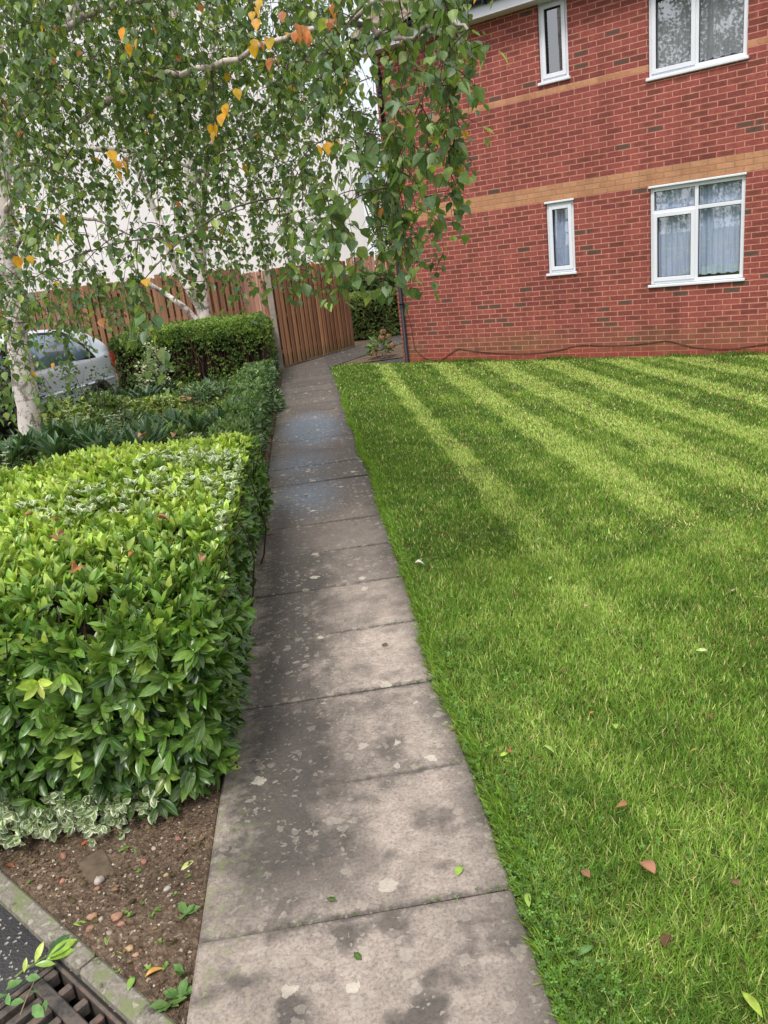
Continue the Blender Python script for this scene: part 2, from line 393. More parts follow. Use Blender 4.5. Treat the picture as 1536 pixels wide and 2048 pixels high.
q.set(b.inputs['Normal'], q.bump(q.m('ADD', q.noise(p, 95., 5., .75), q.m('MULTIPLY', s1, .3)), .55, .006)); M_PATH = M
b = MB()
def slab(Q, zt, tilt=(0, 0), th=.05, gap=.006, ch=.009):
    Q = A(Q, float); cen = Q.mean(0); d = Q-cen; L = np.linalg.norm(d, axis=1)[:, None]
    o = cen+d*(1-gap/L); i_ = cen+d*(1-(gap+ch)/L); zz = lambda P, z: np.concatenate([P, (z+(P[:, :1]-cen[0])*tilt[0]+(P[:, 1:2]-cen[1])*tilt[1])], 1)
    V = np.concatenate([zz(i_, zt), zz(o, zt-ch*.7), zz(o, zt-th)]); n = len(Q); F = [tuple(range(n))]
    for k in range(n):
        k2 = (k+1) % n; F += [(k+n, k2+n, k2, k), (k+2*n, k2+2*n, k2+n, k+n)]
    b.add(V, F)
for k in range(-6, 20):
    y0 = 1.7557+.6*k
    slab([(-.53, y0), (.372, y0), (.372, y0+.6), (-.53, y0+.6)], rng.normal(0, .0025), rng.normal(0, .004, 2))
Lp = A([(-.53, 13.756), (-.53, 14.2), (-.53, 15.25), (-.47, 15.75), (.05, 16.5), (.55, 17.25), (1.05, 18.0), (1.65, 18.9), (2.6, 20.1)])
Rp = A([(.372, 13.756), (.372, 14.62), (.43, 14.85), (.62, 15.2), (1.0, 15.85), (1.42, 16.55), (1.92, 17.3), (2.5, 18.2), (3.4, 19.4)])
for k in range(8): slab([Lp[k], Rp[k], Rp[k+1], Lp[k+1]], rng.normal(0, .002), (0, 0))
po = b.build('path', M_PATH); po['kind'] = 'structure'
polymesh('path_bedding', [(-.52, -2), (.36, -2), (.36, 14.6), (1.0, 15.6), (1.9, 17.2), (3.4, 19.3), (2.6, 20.0), (-.5, 15.6)], -.03, simplemat('dark_joint_soil', lin(34, 29, 24), .95, 0, 30., .4))

# lawn ground sheet
TH = -.7270327; WC = 11.61331
DV = A([math.cos(TH), math.sin(TH)]); NV = A([-math.sin(TH), math.cos(TH)])
def wpt(s, n_=0.): return DV*s+NV*(WC+n_)
M, t, b = mat('lawn_soil'); q = NT(t); p = q.pos()
c = q.ramp(q.noise(p, 28., 5., .7), [(.3, lin(54, 68, 22)), (.55, lin(86, 104, 36)), (.75, lin(120, 124, 62))])
q.set(b.inputs['Base Color'], c); b.inputs['Roughness'].default_value = .95; q.set(b.inputs['Normal'], q.bump(q.noise(p, 90., 4.), 1., .02))
cw = wpt(-8.05)
polymesh('lawn', [(.36, -3), (14, -3), (14, 1.5), tuple(wpt(6., .3)), tuple(wpt(-8.0, .05)), (1.3, 14.6), (.7, 15.2), (.42, 14.7), (.36, 14.2)], -.012, M)

# ------------------------------------------------------------------ lawn grass (stuff)
def inlawn(x, y):
    inside = (x*NV[0]+y*NV[1] < WC-.03)
    xe = .385+.030*wob(x*0, y, 1.7)+.030*wob(y*3, x*0, 3.1)+.016*wob(y*9, x*0, 5.)
    ye = 14.75+np.maximum(0, x-.4)*.9
    return inside & (x > xe) & (y < ye) & ~((x > 1.25) & (y > 14.1+(x-1.25)*.2))
STR = [1.25, 2.17, 2.92, 3.66, 4.48, 5.25, 6.05, 6.85]
def stripe(x, y):
    """1 in the pale mown bands, 0 in the dark ones"""
    s_ = np.zeros_like(x); xs = x+.025*wob(y*.5, x*0, .8)+.035*wob(x, y, 3.4)
    for c_, hw in zip(STR, (.10, .15, .17, .16, .15, .15, .15, .15)): s_ = np.maximum(s_, np.clip(2.3-1.6*np.abs(xs-c_)/hw, 0, 1))
    fade = np.clip((y-2.6)/3.2, .0, 1.)
    for k_ in range(7): s_ = np.maximum(s_, .28*np.clip(1.5-np.abs(xs-(STR[k_]+STR[k_+1])/2)/.1, 0, 1))
    return s_*fade
gb = MB()
G_D, G_M, G_L, G_Y = lin(84, 121, 46), lin(124, 157, 62), lin(166, 192, 98), lin(200, 200, 134)
def grass(n, x0, x1, y0, y1, h, wd):
    x = rng.uniform(x0, x1, n); y = rng.uniform(y0, y1, n); k = inlawn(x, y) & (np.abs(x-y*.07) < .62*y+.7); x, y = x[k], y[k]; n = len(x)
    st = stripe(x, y); fr_ = np.clip((y-3.5)/4, 0, 1); pa = wob(x, y, 1.9); pb = wob(y, x, 5.5)
    mixf = np.clip(.40+.2*pa+.16*pb+.12*wob(x, y, 13.)+.60*st-.26*fr_*(1-st)-.2*(wob(x, y, 3.3)+.5*wob(y, x, 9.) > .75)-.12*(wob(x, y, 7.) > .7)+rng.normal(0, .2, n), 0, 1)[:, None]
    col = np.where(mixf < .5, G_D+(G_M-G_D)*mixf*2, G_M+(G_L-G_M)*(mixf-.5)*2)
    yl = (rng.uniform(0, 1, n) < .09+.15*st+.06*(pb > .5))[:, None]; col = np.where(yl, G_Y, col)
    br = (rng.uniform(0, 1, n) < .045+.05*(pa < -.5))[:, None]; col = np.where(br, lin(128, 108, 70), col)
    col = col*np.exp(rng.normal(0, .16, (n, 1)))
    bare = pa+pb*.6 < -1.05
    hh = h*rng.uniform(.55, 1.35, n)*(1-.45*bare)*(1-.2*st)
    a = rng.uniform(0, 2*np.pi, n); ln = np.abs(rng.normal(1.15, .55, n))
    d = np.stack([np.cos(a)*ln, np.sin(a)*ln+.6*st-.2*(1-st), np.ones(n)*.8], 1)
    nr = np.stack([-np.cos(a), -np.sin(a), np.full(n, .6)], 1)+rng.normal(0, .25, (n, 3))
    gb.scatter(BLADE, np.stack([x, y, np.full(n, -.012)], 1), d, nr, hh, col, wd/hh*rng.uniform(.7, 1.3, n))
grass(85000, .3, 2.6, .9, 2.4, .042, .0034)
grass(120000, .3, 3.6, 2.4, 4.2, .040, .0042)
grass(130000, .3, 5.2, 4.2, 7., .036, .0065)
grass(125000, .3, 7.5, 7., 11., .034, .010)
grass(55000, .3, 5.8, 10.9, 15.2, .034, .014)
# untrimmed grass along the foot of the wall
n = 7000; s_ = rng.uniform(-7.95, 3., n); e_ = rng.uniform(-.12, -.01, n); xy = DV[None]*s_[:, None]+NV[None]*(WC+e_)[:, None]
gb.scatter(BLADE, np.concatenate([xy, np.full((n, 1), -.012)], 1), rdir(n, .35, 1.), rdir(n, -.2, .6), rng.uniform(.03, .11, n)*(.7+.4*wob(s_, s_*0, 2.)), vary(lin(96, 122, 50), n, .3), .14)
# longer blades flopping over the path edge
n = 17000; y = 1.+rng.uniform(0, 1, n)**1.6*10; x = .385+.030*wob(y*0, y, 1.7)+np.abs(rng.normal(0, .03, n)); k = rng.uniform(0, 1, n) < .35+.65*(wob(y, y*0, 4.) > 0); x, y = x[k], y[k]; n = len(x)
gb.scatter(BLADE, np.stack([x, y, np.full(n, -.01)], 1), np.stack([-np.abs(rng.normal(.8, .6, n)), rng.normal(0, .8, n), rng.uniform(.4, 1., n)], 1), rdir(n, .3, 1.), rng.uniform(.03, .075, n), vary(G_M*.9, n, .25), .075*(1+y*.08))
tag(gb.build('lawn_grass', M_GRASS), 'mown green lawn grass with pale mowing stripes beside the path', 'grass', kind='stuff')
# clover and small weeds along the edge and in patches
cb = MB(); n = 3400
y = 1.1+rng.uniform(0, 1, n)**1.8*5.; x = .36+np.abs(rng.normal(0, .12, n))*(1.1+.5*wob(y, y*0, 1.2))
k = rng.uniform(0, 1, n) < np.clip(.55+.5*wob(x, y, 1.6), .1, 1.)*np.clip(1.35-(y-1.2)/3.2, .08, 1); x, y = x[k], y[k]
x2 = rng.uniform(.5, 2.6, 2600); y2 = rng.uniform(1.1, 4.2, 2600); k = wob(x2, y2, 1.9) > .55; x = np.concatenate([x, x2[k]]); y = np.concatenate([y, y2[k]]); n = len(x)
nr = rdir(n, .5, 1.); hd = rdir(n, -.15, .15)
z = np.where(x < .46, rng.uniform(.004, .035, n), rng.uniform(.012, .04, n))
cb.scatter(CLOVER, np.stack([x, y, z], 1), hd, nr, rng.uniform(.006, .0115, n), vary(lin(98, 132, 62), n, .28))
n = 170; y = 1.1+rng.uniform(0, 1, n)**1.6*4.5; x = .37+np.abs(rng.normal(0, .06, n))
cb.scatter(OVAL, np.stack([x, y, rng.uniform(.0, .02, n)], 1), rdir(n, .1, .6)*A([1, 1, 1.])+A([-.4, 0, 0]), rdir(n, .6, 1.), rng.uniform(.015, .034, n), vary(lin(100, 132, 66), n, .25))
for k_ in range(0, 9):
    m_ = int(rng.integers(10, 34)); yj = 1.7557+.6*k_+rng.normal(0, .006, m_); xj = .375-np.abs(rng.normal(0, .07, m_)) if k_ % 3 else rng.uniform(-.3, .37, m_)
    cb.scatter(CLOVER, np.stack([xj, yj, rng.uniform(.002, .012, m_)], 1), rdir(m_, -.1, .2), rdir(m_, .5, 1.), rng.uniform(.004, .008, m_), vary(lin(104, 128, 66), m_, .25))
tag(cb.build('clover_patch', M_GRASS), 'clover and weeds creeping over the lawn edge onto the path', 'clover', kind='stuff')

# ------------------------------------------------------------------ brick house
M, t, b = mat('brickwork'); q = NT(t); X, Y, Z = q.xyz(q.coord())
row = q.m('FLOOR', q.m('DIVIDE', q.m('SUBTRACT', Z, .006), .075)); par = q.m('MODULO', q.m('ADD', row, 200.), 2.)
XX = q.m('ADD', q.m('ADD', X, Y), 100.)
bx = q.m('ADD', q.m('DIVIDE', XX, .225), q.m('MULTIPLY', par, .5)); colf = q.m('FLOOR', bx)
wn = q.n('ShaderNodeTexWhiteNoise', noise_dimensions='2D'); q.set(wn.inputs['Vector'], q.comb(colf, row, 0)); rnd = wn.outputs['Value']; rc = q.xyz(wn.outputs['Color'])
pv = q.comb(XX, Z, 0)
jit = q.m('MULTIPLY', q.m('SUBTRACT', q.noise(pv, 40., 3.), .5), .006)
fu = q.m('MULTIPLY', q.m('FRACT', bx), .225); fv = q.m('MULTIPLY', q.m('FRACT', q.m('DIVIDE', q.m('SUBTRACT', Z, .006), .075)), .075)
du = q.m('MINIMUM', fu, q.m('SUBTRACT', .225, fu)); dv = q.m('MINIMUM', fv, q.m('SUBTRACT', .075, fv))
dm = q.m('ADD', q.m('MINIMUM', du, dv), jit)
brick = q.ramp(q.m('MULTIPLY', dm, 100.), [(.52, 0.), (.70, 1.)])
red = q.ramp(rnd, [(0., lin(126, 68, 63)), (.35, lin(146, 77, 71)), (.7, lin(157, 85, 77)), (1., lin(138, 73, 66))])
mott = q.noise(q.comb(q.m('MULTIPLY', XX, .55), Z, q.m('MULTIPLY', rnd, 9.)), 36., 4., .65)
red = q.mix(1., red, q.ramp(mott, [(.25, .68), (.55, 1.02), (.8, 1.2)]), 'MULTIPLY')
cen = q.m('MULTIPLY', q.ramp(q.m('MULTIPLY', du, 10.), [(.12, 0.), (.6, 1.)]), q.ramp(q.m('MULTIPLY', dv, 30.), [(.3, 0.), (.8, 1.)]))
isd = q.m('GREATER_THAN', rc[1], .74); isb = q.m('GREATER_THAN', rc[2], .945)
cl = q.m('GREATER_THAN', q.noise(q.comb(XX, q.m('MULTIPLY', Z, 1.6), 3.), .9, 2.), .47)
red = q.mix(q.m('MULTIPLY', q.m('MULTIPLY', isd, cen), .62), red, tuple(lin(104, 66, 54)))
red = q.mix(q.m('MULTIPLY', q.m('MULTIPLY', q.m('MULTIPLY', isb, cl), q.ramp(cen, [(0., .4), (.5, 1.)])), .85), red, tuple(lin(82, 76, 66)))
org = q.mix(1., q.ramp(rnd, [(0., lin(180, 128, 94)), (1., lin(194, 144, 108))]), q.ramp(mott, [(.3, .85), (.7, 1.1)]), 'MULTIPLY')
def rows(a, bb): return q.m('MULTIPLY', q.m('GREATER_THAN', row, a-.5), q.m('LESS_THAN', row, bb+.5))
bandm = q.m('MAXIMUM', rows(31, 33), rows(50, 50))
brc = q.mix(bandm, red, org)
low = q.m('LESS_THAN', row, 1.5)
brc = q.mix(q.m('MULTIPLY', low, .8), brc, q.mix(1., tuple(lin(152, 74, 64)), q.ramp(mott, [(.3, .85), (.7, 1.1)]), 'MULTIPLY'))
st = q.m('MULTIPLY', q.ramp(q.noise(q.comb(q.m('MULTIPLY', XX, .6), 0, 0), 1.3, 3.), [(.36, .0), (.62, 1.)]), q.ramp(q.m('ADD', Z, q.m('MULTIPLY', q.noise(pv, 6., 3.), .25)), [(.17, 0.), (.25, 1.), (.46, .8), (.64, 0.)]))
brc = q.mix(q.m('MULTIPLY', st, .6), brc, tuple(lin(126, 104, 70)))
mort = q.mix(1., tuple(lin(198, 140, 119)), q.ramp(q.noise(pv, 25., 4.), [(.3, .8), (.7, 1.15)]), 'MULTIPLY')
mort = q.mix(q.m('MULTIPLY', rows(31, 33), .75), mort, tuple(lin(150, 124, 98)))
mort = q.mix(q.m('MULTIPLY', st, .5), mort, tuple(lin(146, 124, 92)))
mort = q.mix(q.m('MULTIPLY', low, .55), mort, tuple(lin(176, 100, 82)))
c = q.mix(brick, mort, brc)
c = q.mix(1., c, q.ramp(q.noise(pv, .7, 4.), [(.3, .9), (.7, 1.07)]), 'MULTIPLY')
c = q.mix(1., c, q.ramp(q.noise(q.comb(q.m('MULTIPLY', XX, 5.), q.m('MULTIPLY', Z, .5), 0), 1., 4.), [(.3, .84), (.6, 1.05)]), 'MULTIPLY')
ef = q.m('MULTIPLY', q.ramp(q.noise(pv, 5., 5., .7), [(.66, 0.), (.74, 1.)]), .3); c = q.mix(ef, c, tuple(lin(206, 172, 150)))
q.set(b.inputs['Base Color'], c); b.inputs['Roughness'].default_value = .85; b.inputs['Specular IOR Level'].default_value = .25
q.set(b.inputs['Normal'], q.bump(q.m('ADD', q.m('MULTIPLY', brick, 1.), q.m('MULTIPLY', mott, .5)), .7, .008)); M_BRICK = M

house = empty('brick_house', (NV[0]*WC, NV[1]*WC, 0), TH)
tag(house, 'red brick two storey house with orange brick bands and white framed windows', 'house')
S0, S1, ZT, DEP = -8.08, 5.2, 5.05, 8.0
HOLES = [(-5.222, -4.782, 1.273, 2.331), (-5.222, -4.782, 3.90, 4.955), (-3.672, -2.437, .987, 2.331), (-3.682, -2.465, 3.64, 4.955), (-1.2, .2, .987, 2.331), (-1.2, .2, 3.64, 4.955)]
b = MB(); xs = sorted({S0, S1, *[h[0] for h in HOLES], *[h[1] for h in HOLES]}); zs = sorted({-.1, ZT, *[h[2] for h in HOLES], *[h[3] for h in HOLES]})
for i in range(len(xs)-1):
    for j in range(len(zs)-1):
        cx, cz = (xs[i]+xs[i+1])/2, (zs[j]+zs[j+1])/2
        if any(h[0] < cx < h[1] and h[2] < cz < h[3] for h in HOLES): continue
        b.add([(xs[i], 0, zs[j]), (xs[i+1], 0, zs[j]), (xs[i+1], 0, zs[j+1]), (xs[i], 0, zs[j+1])], A([(0, 1, 2, 3)]))
for a, e, f, g in HOLES:
    b.add([(a, 0, f), (a, .16, f), (a, .16, g), (a, 0, g)], A([(0, 1, 2, 3)])); b.add([(e, 0, f), (e, 0, g), (e, .16, g), (e, .16, f)], A([(0, 1, 2, 3)]))
    b.add([(a, 0, f), (e, 0, f), (e, .16, f), (a, .16, f)], A([(0, 1, 2, 3)])); b.add([(a, 0, g), (a, .16, g), (e, .16, g), (e, 0, g)], A([(0, 1, 2, 3)]))
# gable ends and back
RISE = DEP/2*math.tan(math.radians(35))
for s_ in (S0, S1): b.add([(s_, 0, -.1), (s_, DEP, -.1), (s_, DEP, ZT), (s_, DEP/2, ZT+RISE), (s_, 0, ZT)], [(0, 1, 2, 3, 4)])
b.add([(S0, DEP, -.1), (S1, DEP, -.1), (S1, DEP, ZT), (S0, DEP, ZT)], A([(0, 1, 2, 3)]))
b.build('wall', M_BRICK, house)

M, t, b = mat('window_glass'); q = NT(t)
fr = q.n('ShaderNodeLayerWeight'); fr.inputs[0].default_value = .5
gl = q.n('ShaderNodeBsdfGlossy'); gl.inputs['Roughness'].default_value = .015; gl.inputs['Color'].default_value = (.95, .97, 1., 1)
q.set(gl.inputs['Normal'], q.bump(q.noise(q.coord(), 1.3, 1.), .02, .01))
tr = q.n('ShaderNodeBsdfTransparent'); tr.inputs[0].default_value = (.98, .98, 1., 1); mx = q.n('ShaderNodeMixShader')
t.links.new(q.m('MULTIPLY_ADD', q.m('POWER', fr.outputs['Facing'], 4.), .75, .28, clamp=True), mx.inputs[0]); t.links.new(tr.outputs[0], mx.inputs[1]); t.links.new(gl.outputs[0], mx.inputs[2]); t.links.new(mx.outputs[0], t.nodes['Material Output'].inputs[0]); M_GLASS = M
def curtain_mat(name, col, lace):
    M, t, b = mat(name); q = NT(t); X, Y, Z = q.xyz(q.coord('UV'))
    oc = q.coord(); c = q.mix(1., tuple(col), q.ramp(q.noise(q.scale(oc, (60, 60, 3)), 1., 3.), [(.3, .8), (.7, 1.12)]), 'MULTIPLY')
    if lace:
        v = q.voro(q.scale(oc, (1, 0, 1)), 26., 'DISTANCE_TO_EDGE'); v2 = q.voro(q.scale(oc, (1, 0, 1)), 9., 'F1')
        lm = q.m('MULTIPLY', q.m('LESS_THAN', v, .09), q.m('MULTIPLY', q.m('LESS_THAN', Y, .3), q.m('LESS_THAN', v2, .42)))
        c = q.mix(q.m('MULTIPLY', lm, .75), c, tuple(lin(232, 238, 242)))
        c = q.mix(q.m('MULTIPLY', q.m('LESS_THAN', q.m('ABSOLUTE', q.m('SUBTRACT', Y, .32)), .012), .5), c, tuple(lin(225, 234, 240)))
    q.set(b.inputs['Base Color'], c); b.inputs['Roughness'].default_value = .9
    tr = q.n('ShaderNodeBsdfTranslucent'); q.set(tr.inputs[0], c); mx = q.n('ShaderNodeMixShader'); mx.inputs[0].default_value = .1
    t.links.new(b.outputs[0], mx.inputs[1]); t.links.new(tr.outputs[0], mx.inputs[2]); t.links.new(mx.outputs[0], t.nodes['Material Output'].inputs[0]); return M
M_NET = curtain_mat('net_curtain', lin(208, 228, 254), True); M_GREYC = curtain_mat('grey_curtain', lin(178, 184, 188), False)
M_SEAL = simplemat('black_seal', lin(28, 30, 34), .6)
def ring(b, x0, x1, z0, z1, w_, y0, y1, ch=.004):
    b.box(x0, x0+w_, y0, y1, z0, z1, ch=ch); b.box(x1-w_, x1, y0, y1, z0, z1, ch=ch)
    b.box(x0+w_, x1-w_, y0, y1, z1-w_, z1, ch=ch); b.box(x0+w_, x1-w_, y0, y1, z0, z0+w_, ch=ch)
def window(x0, x1, z0, z1, lights, curtain, label):
    """lights: (u0,u1,v0,v1,opening) fractions of the opening"""
    fw = .05; zt = z1-.03; zb = z0+.03; b = MB(); ring(b, x0+.004, x1-.004, zb, zt, fw, .030, .10)
    us = sorted({l[0] for l in lights if l[0] > 0}); vs = sorted({l[2] for l in lights if l[2] > 0})
    for u in us: b.box(x0+u*(x1-x0)-fw/2, x0+u*(x1-x0)+fw/2, .032, .098, zb+fw, zt-fw, ch=.004)
    for v in vs:
        ed = [x0+fw+.004]+[k for u in us for k in (x0+u*(x1-x0)-fw/2, x0+u*(x1-x0)+fw/2)]+[x1-fw-.004]
        for k in range(0, len(ed), 2): b.box(ed[k], ed[k+1], .033, .097, zb+v*(zt-zb)-fw/2, zb+v*(zt-zb)+fw/2, ch=.004)
    w_ = b.build('window', M_WHITE, house); w_['label'] = label
    b = MB(); b.box(x0-.025, x1+.025, -.035, .03, z0-.012, z0+.028, ch=.008); b.build('sill', M_WHITE, w_)
    b = MB(); b.box(x0-.015, x1+.01, -.02, .03, z1-.032, z1-.002, ch=.006); b.build('head_trim', M_WHITE, w_)
    for u0, u1, v0, v1, op in lights:
        a0 = x0+u0*(x1-x0)+(fw+.004 if u0 == 0 else fw/2); a1 = x0+u1*(x1-x0)-(fw+.004 if u1 == 1 else fw/2)
        c0 = zb+v0*(zt-zb)+(fw if v0 == 0 else fw/2); c1 = zb+v1*(zt-zb)-(fw if v1 == 1 else fw/2)
        if op:
            b = MB(); ring(b, a0-.012, a1+.012, c0-.012, c1+.012, .055, .012, .0295); b.build('sash', M_WHITE, w_)
            a0 += .043; a1 -= .043; c0 += .043; c1 -= .043
        b = MB(); ring(b, a0-.003, a1+.003, c0-.003, c1+.003, .009, .022 if op else .040, .060, ch=0); b.build('seal', M_SEAL, w_)
        b = MB(); b.add([(a0-.004, .066, c0-.004), (a1+.004, .066, c0-.004), (a1+.004, .066, c1+.004), (a0-.004, .066, c1+.004)], A([(0, 1, 2, 3)])); b.build('pane', M_GLASS, w_)
    if curtain:
        b = MB(); n = 160; xx = np.linspace(x0+.02, x1-.02, n); ph = np.cumsum(rng.uniform(.25, .95, n))
        rows_ = np.linspace(z0+.11, z1-.06, 8); P = []; UV = []
        for j, zz in enumerate(rows_):
            am = .25 if curtain is M_GREYC else 1.; yy = .128+am*.012*np.sin(ph)+.006*np.sin(ph*.37+j*.1)
            dz = (.018*np.abs(np.sin(xx*26)) if j == 0 else 0)*np.ones(n)
            P.append(np.stack([xx, yy, zz-dz+.01], 1)); UV.append(np.stack([np.linspace(0, 1, n), np.full(n, j/7)], 1))
        i = np.arange(7)[:, None]*n+np.arange(n-1)[None]
        b.add(np.concatenate(P), np.stack([i, i+1, i+n+1, i+n], -1).reshape(-1, 4), uv=np.concatenate(UV)); b.build('curtain', curtain, w_, smooth=True)
    return w_
window(*HOLES[0], [(0, 1, 0, 1, True)], M_NET, 'narrow ground floor window with pale blue net curtain')
window(*HOLES[1], [(0, 1, 0, 1, True)], None, 'narrow upper window with dark glass reflecting leaves')
window(*HOLES[2], [(0, .5, 0, .75, True), (.5, 1, 0, .75, False), (0, .5, .75, 1, False), (.5, 1, .75, 1, False)], M_NET, 'wide ground floor window with lace edged net curtain')
window(*HOLES[3], [(0, .5, 0, .76, True), (.5, 1, 0, .76, False), (0, .5, .76, 1, False), (.5, 1, .76, 1, False)], M_GREYC, 'wide upper window with grey reflections')
window(*HOLES[4], [(0, .5, 0, 1, True), (.5, 1, 0, 1, False)], M_NET, None) if False else None
for h in HOLES[4:]: window(*h, [(0, .5, 0, .75, True), (.5, 1, 0, .75, False), (0, 1, .75, 1, False)], M_NET, 'wide window with net curtain')
b = MB()
b.box(S0, S1, .5, .52, -.1, 2.5); b.box(S0, S1, .5, .52, 2.5, ZT); b.build('dark_room_sheet', simplemat('dark_room', lin(28, 29, 32), .9), house)  # near-black sheet behind the windows, painting in the darkness of the rooms
# eaves
b = MB(); b.box(S0-.16, S1+.16, -.25, -.228, 4.905, 5.11, ch=.004); b.box(S0-.16, S1+.16, -.2278, 0.02, 4.91, 4.925); b.build('fascia', M_WHITE, house)
b = MB(); n = 24; a = np.linspace(math.pi, 2*math.pi, 9); prof = [(-.31+.055*math.cos(k), 5.105+.055*math.sin(k)) for k in a]+[(-.31+.048*math.cos(k), 5.105+.048*math.sin(k)) for k in a[::-1]]
V = [(x, yy, zz) for x in (S0-.18, S1+.18) for yy, zz in prof]; k = len(prof)
b.add(V, A([(i, (i+1) % k, k+(i+1) % k, k+i) for i in range(k)]))
b.add([V[i] for i in range(k)], [tuple(range(k))])
for xb in np.arange(S0+.3, S1, .95): b.box(xb, xb+.03, -.372, -.252, 5.035, 5.115, ch=.004)
b.tube([(S0-.18, -.36, 5.108), (S1+.18, -.36, 5.108)], .009, 6)
b.build('gutter', M_BLACKPL, house)
# downpipe with swan neck
b = MB(); r_ = .034; px = -7.96
b.tube(smoothline([(px+.02, -.31, 5.06), (px+.02, -.31, 4.96), (px+.02, -.30, 4.90), (px+.06, -.20, 4.72), (px+.05, -.09, 4.55), (px, -.06, 4.46), (px, -.06, 4.30)], 24), r_, 12)
b.tube([(px, -.06, 4.3), (px, -.06, .0)], r_*.98, 12)
for z_ in (4.32, 3.0, 2.1, 1.0): b.tube([(px, -.06, z_-.03), (px, -.06, z_+.03)], .042, 12); b.box(px-.06, px+.06, -.02, .0, z_-.015, z_+.015, ch=.004)
b.build('downpipe', M_BLACKPL, house, smooth=True)
# tiled roof
b = MB(); pitch = math.radians(35); cols = np.arange(S0-.22, S1+.3, .05); nc = len(cols)
R_ = []; lastd = None
for kk in range(17):
    for e in (0, 1):
        dd = -.30+(kk+e)*.30; lift = .045*(1-e)+.0*e
        if dd > DEP/2/math.cos(pitch)+.0: dd = DEP/2/math.cos(pitch)
        zz = 5.135+(dd+.3)*math.sin(pitch)+lift*math.cos(pitch)+.022*np.sin(cols/.30*2*np.pi+0)
        R_.append(np.stack([cols, np.full(nc, -.30+(dd+.30)*math.cos(pitch)), zz], 1))
R_ = A(R_); i = np.arange(len(R_)-1)[:, None]*nc+np.arange(nc-1)[None]
b.add(R_.reshape(-1, 3), np.stack([i, i+1, i+nc+1, i+nc], -1).reshape(-1, 4))
B_ = R_.copy(); b.add([(S0-.22, DEP+.3, 5.1), (S1+.3, DEP+.3, 5.1), (S1+.3, DEP/2, 5.1+RISE+.2), (S0-.22, DEP/2, 5.1+RISE+.2)], A([(0, 1, 2, 3)]))
b.build('roof', simplemat('concrete_tile', lin(126, 112, 100), .9, 0, 7., .4), house)
b = MB()
for sg in (0, 1):
    y0, y1 = (-.3, DEP/2) if sg == 0 else (DEP+.3, DEP/2)
    za = 5.13; zb = 5.13+RISE+.2
    b.add([(S0-.2, y0, za-.2), (S0-.2, y1, zb-.2), (S0-.2, y1, zb), (S0-.2, y0, za)], A([(0, 1, 2, 3)])); b.add([(S0-.17, y0, za-.2), (S0-.17, y1, zb-.2), (S0-.17, y1, zb), (S0-.17, y0, za)], A([(0, 1, 2, 3)]))
b.build('verge_board', M_WHITE, house)

# cable clipped to the wall base
cp = [(-7.898, 1.082), (-7.84, .62), (-7.812, .303), (-7.788, .232), (-7.616, .078), (-7.31, .028), (-7.098, .126), (-6.92, .214), (-6.80, .195), (-6.509, .152), (-6.0, .108), (-5.511, .1), (-5.1, .14), (-4.751, .202), (-4.4, .185), (-4.049, .179), (-3.7, .20), (-3.427, .223), (-3.2, .16), (-2.977, .109), (-2.578, .083), (-2.1, .135), (-1.4, .2), (-.5, .1)]
b = MB(); pl = smoothline([(*wpt(s_, -.012), z_) for s_, z_ in [(-7.91, 2.3)]+cp], 160); b.tube(pl, .0058, 6)
tag(b.build('cable', simplemat('brown_cable', lin(84, 58, 48), .5), smooth=True), 'thin dark cable sagging along the foot of the brick wall', 'cable')

# satellite dishes
M_DISH = simplemat('dish_grey', lin(150, 160, 172), .5, 0, 6., .1)
def dish(pos, r, face, arm_to, label):
    e = empty('satellite_dish', tuple(pos)); tag(e, label, 'satellite dish', 'satellite dishes')
    f = A(face, float); f /= np.linalg.norm(f); U = np.cross(f, [0, 0, 1.]); U /= np.linalg.norm(U); V = np.cross(U, f)
    b = MB(); rr = np.linspace(0, 1, 7); a = np.arange(28)/28*2*np.pi; P = [(-.16*r*f)]
    for k in rr[1:]:
        for q_ in a: P.append((k*r*.92*math.cos(q_))*U+(k*r*math.sin(q_))*V+(-.16*r*(1-k*k))*f)
    F = [(0, 1+j, 1+(j+1) % 28) for j in range(28)]
    for i in range(5):
        for j in range(28): F.append((1+i*28+j, 1+(i+1)*28+j, 1+(i+1)*28+(j+1) % 28, 1+i*28+(j+1) % 28))
    b.add(A(P), F); o = b.build('reflector', M_DISH, e, smooth=True); sm = o.modifiers.new('thick', 'SOLIDIFY'); sm.thickness = .008
    b = MB(); tip = f*r*1.0-V*r*.55; b.tube([-V*r*.95-f*.02, -V*r*.9+f*r*.4, tip], .010, 6); b.build('feed_arm', M_BLACKPL, e)
    b = MB(); b.tube([tip-f*.06+V*.03, tip+f*.03-V*.01], [.028, .022], 10); b.build('receiver', M_BLACKPL, e)
    b = MB(); at = A(arm_to)-A(pos); b.tube([-f*.16*r-f*.01, -f*.1-f*.05, (at*.6)-f*.06, at], .016, 8); b.box(at[0]-.05, at[0]+.05, at[1]-.02, at[1]+.02, at[2]-.09, at[2]+.09, ch=.005); b.build('wall_bracket', M_BLACKPL, e)
dc = ypt(785, 343, 13.9); cor = wpt(-8.08, .1)
dish(dc, .21, (-.45, -.85, .42), (cor[0], cor[1], dc[2]-.1), 'grey satellite dish on the corner of the brick house')
dc = ypt(733, 366, 25.6)
dish(dc, .27, (-.6, -.7, .42), (2.2, 25.95, dc[2]-.2), 'pale satellite dish at the edge of the white building')

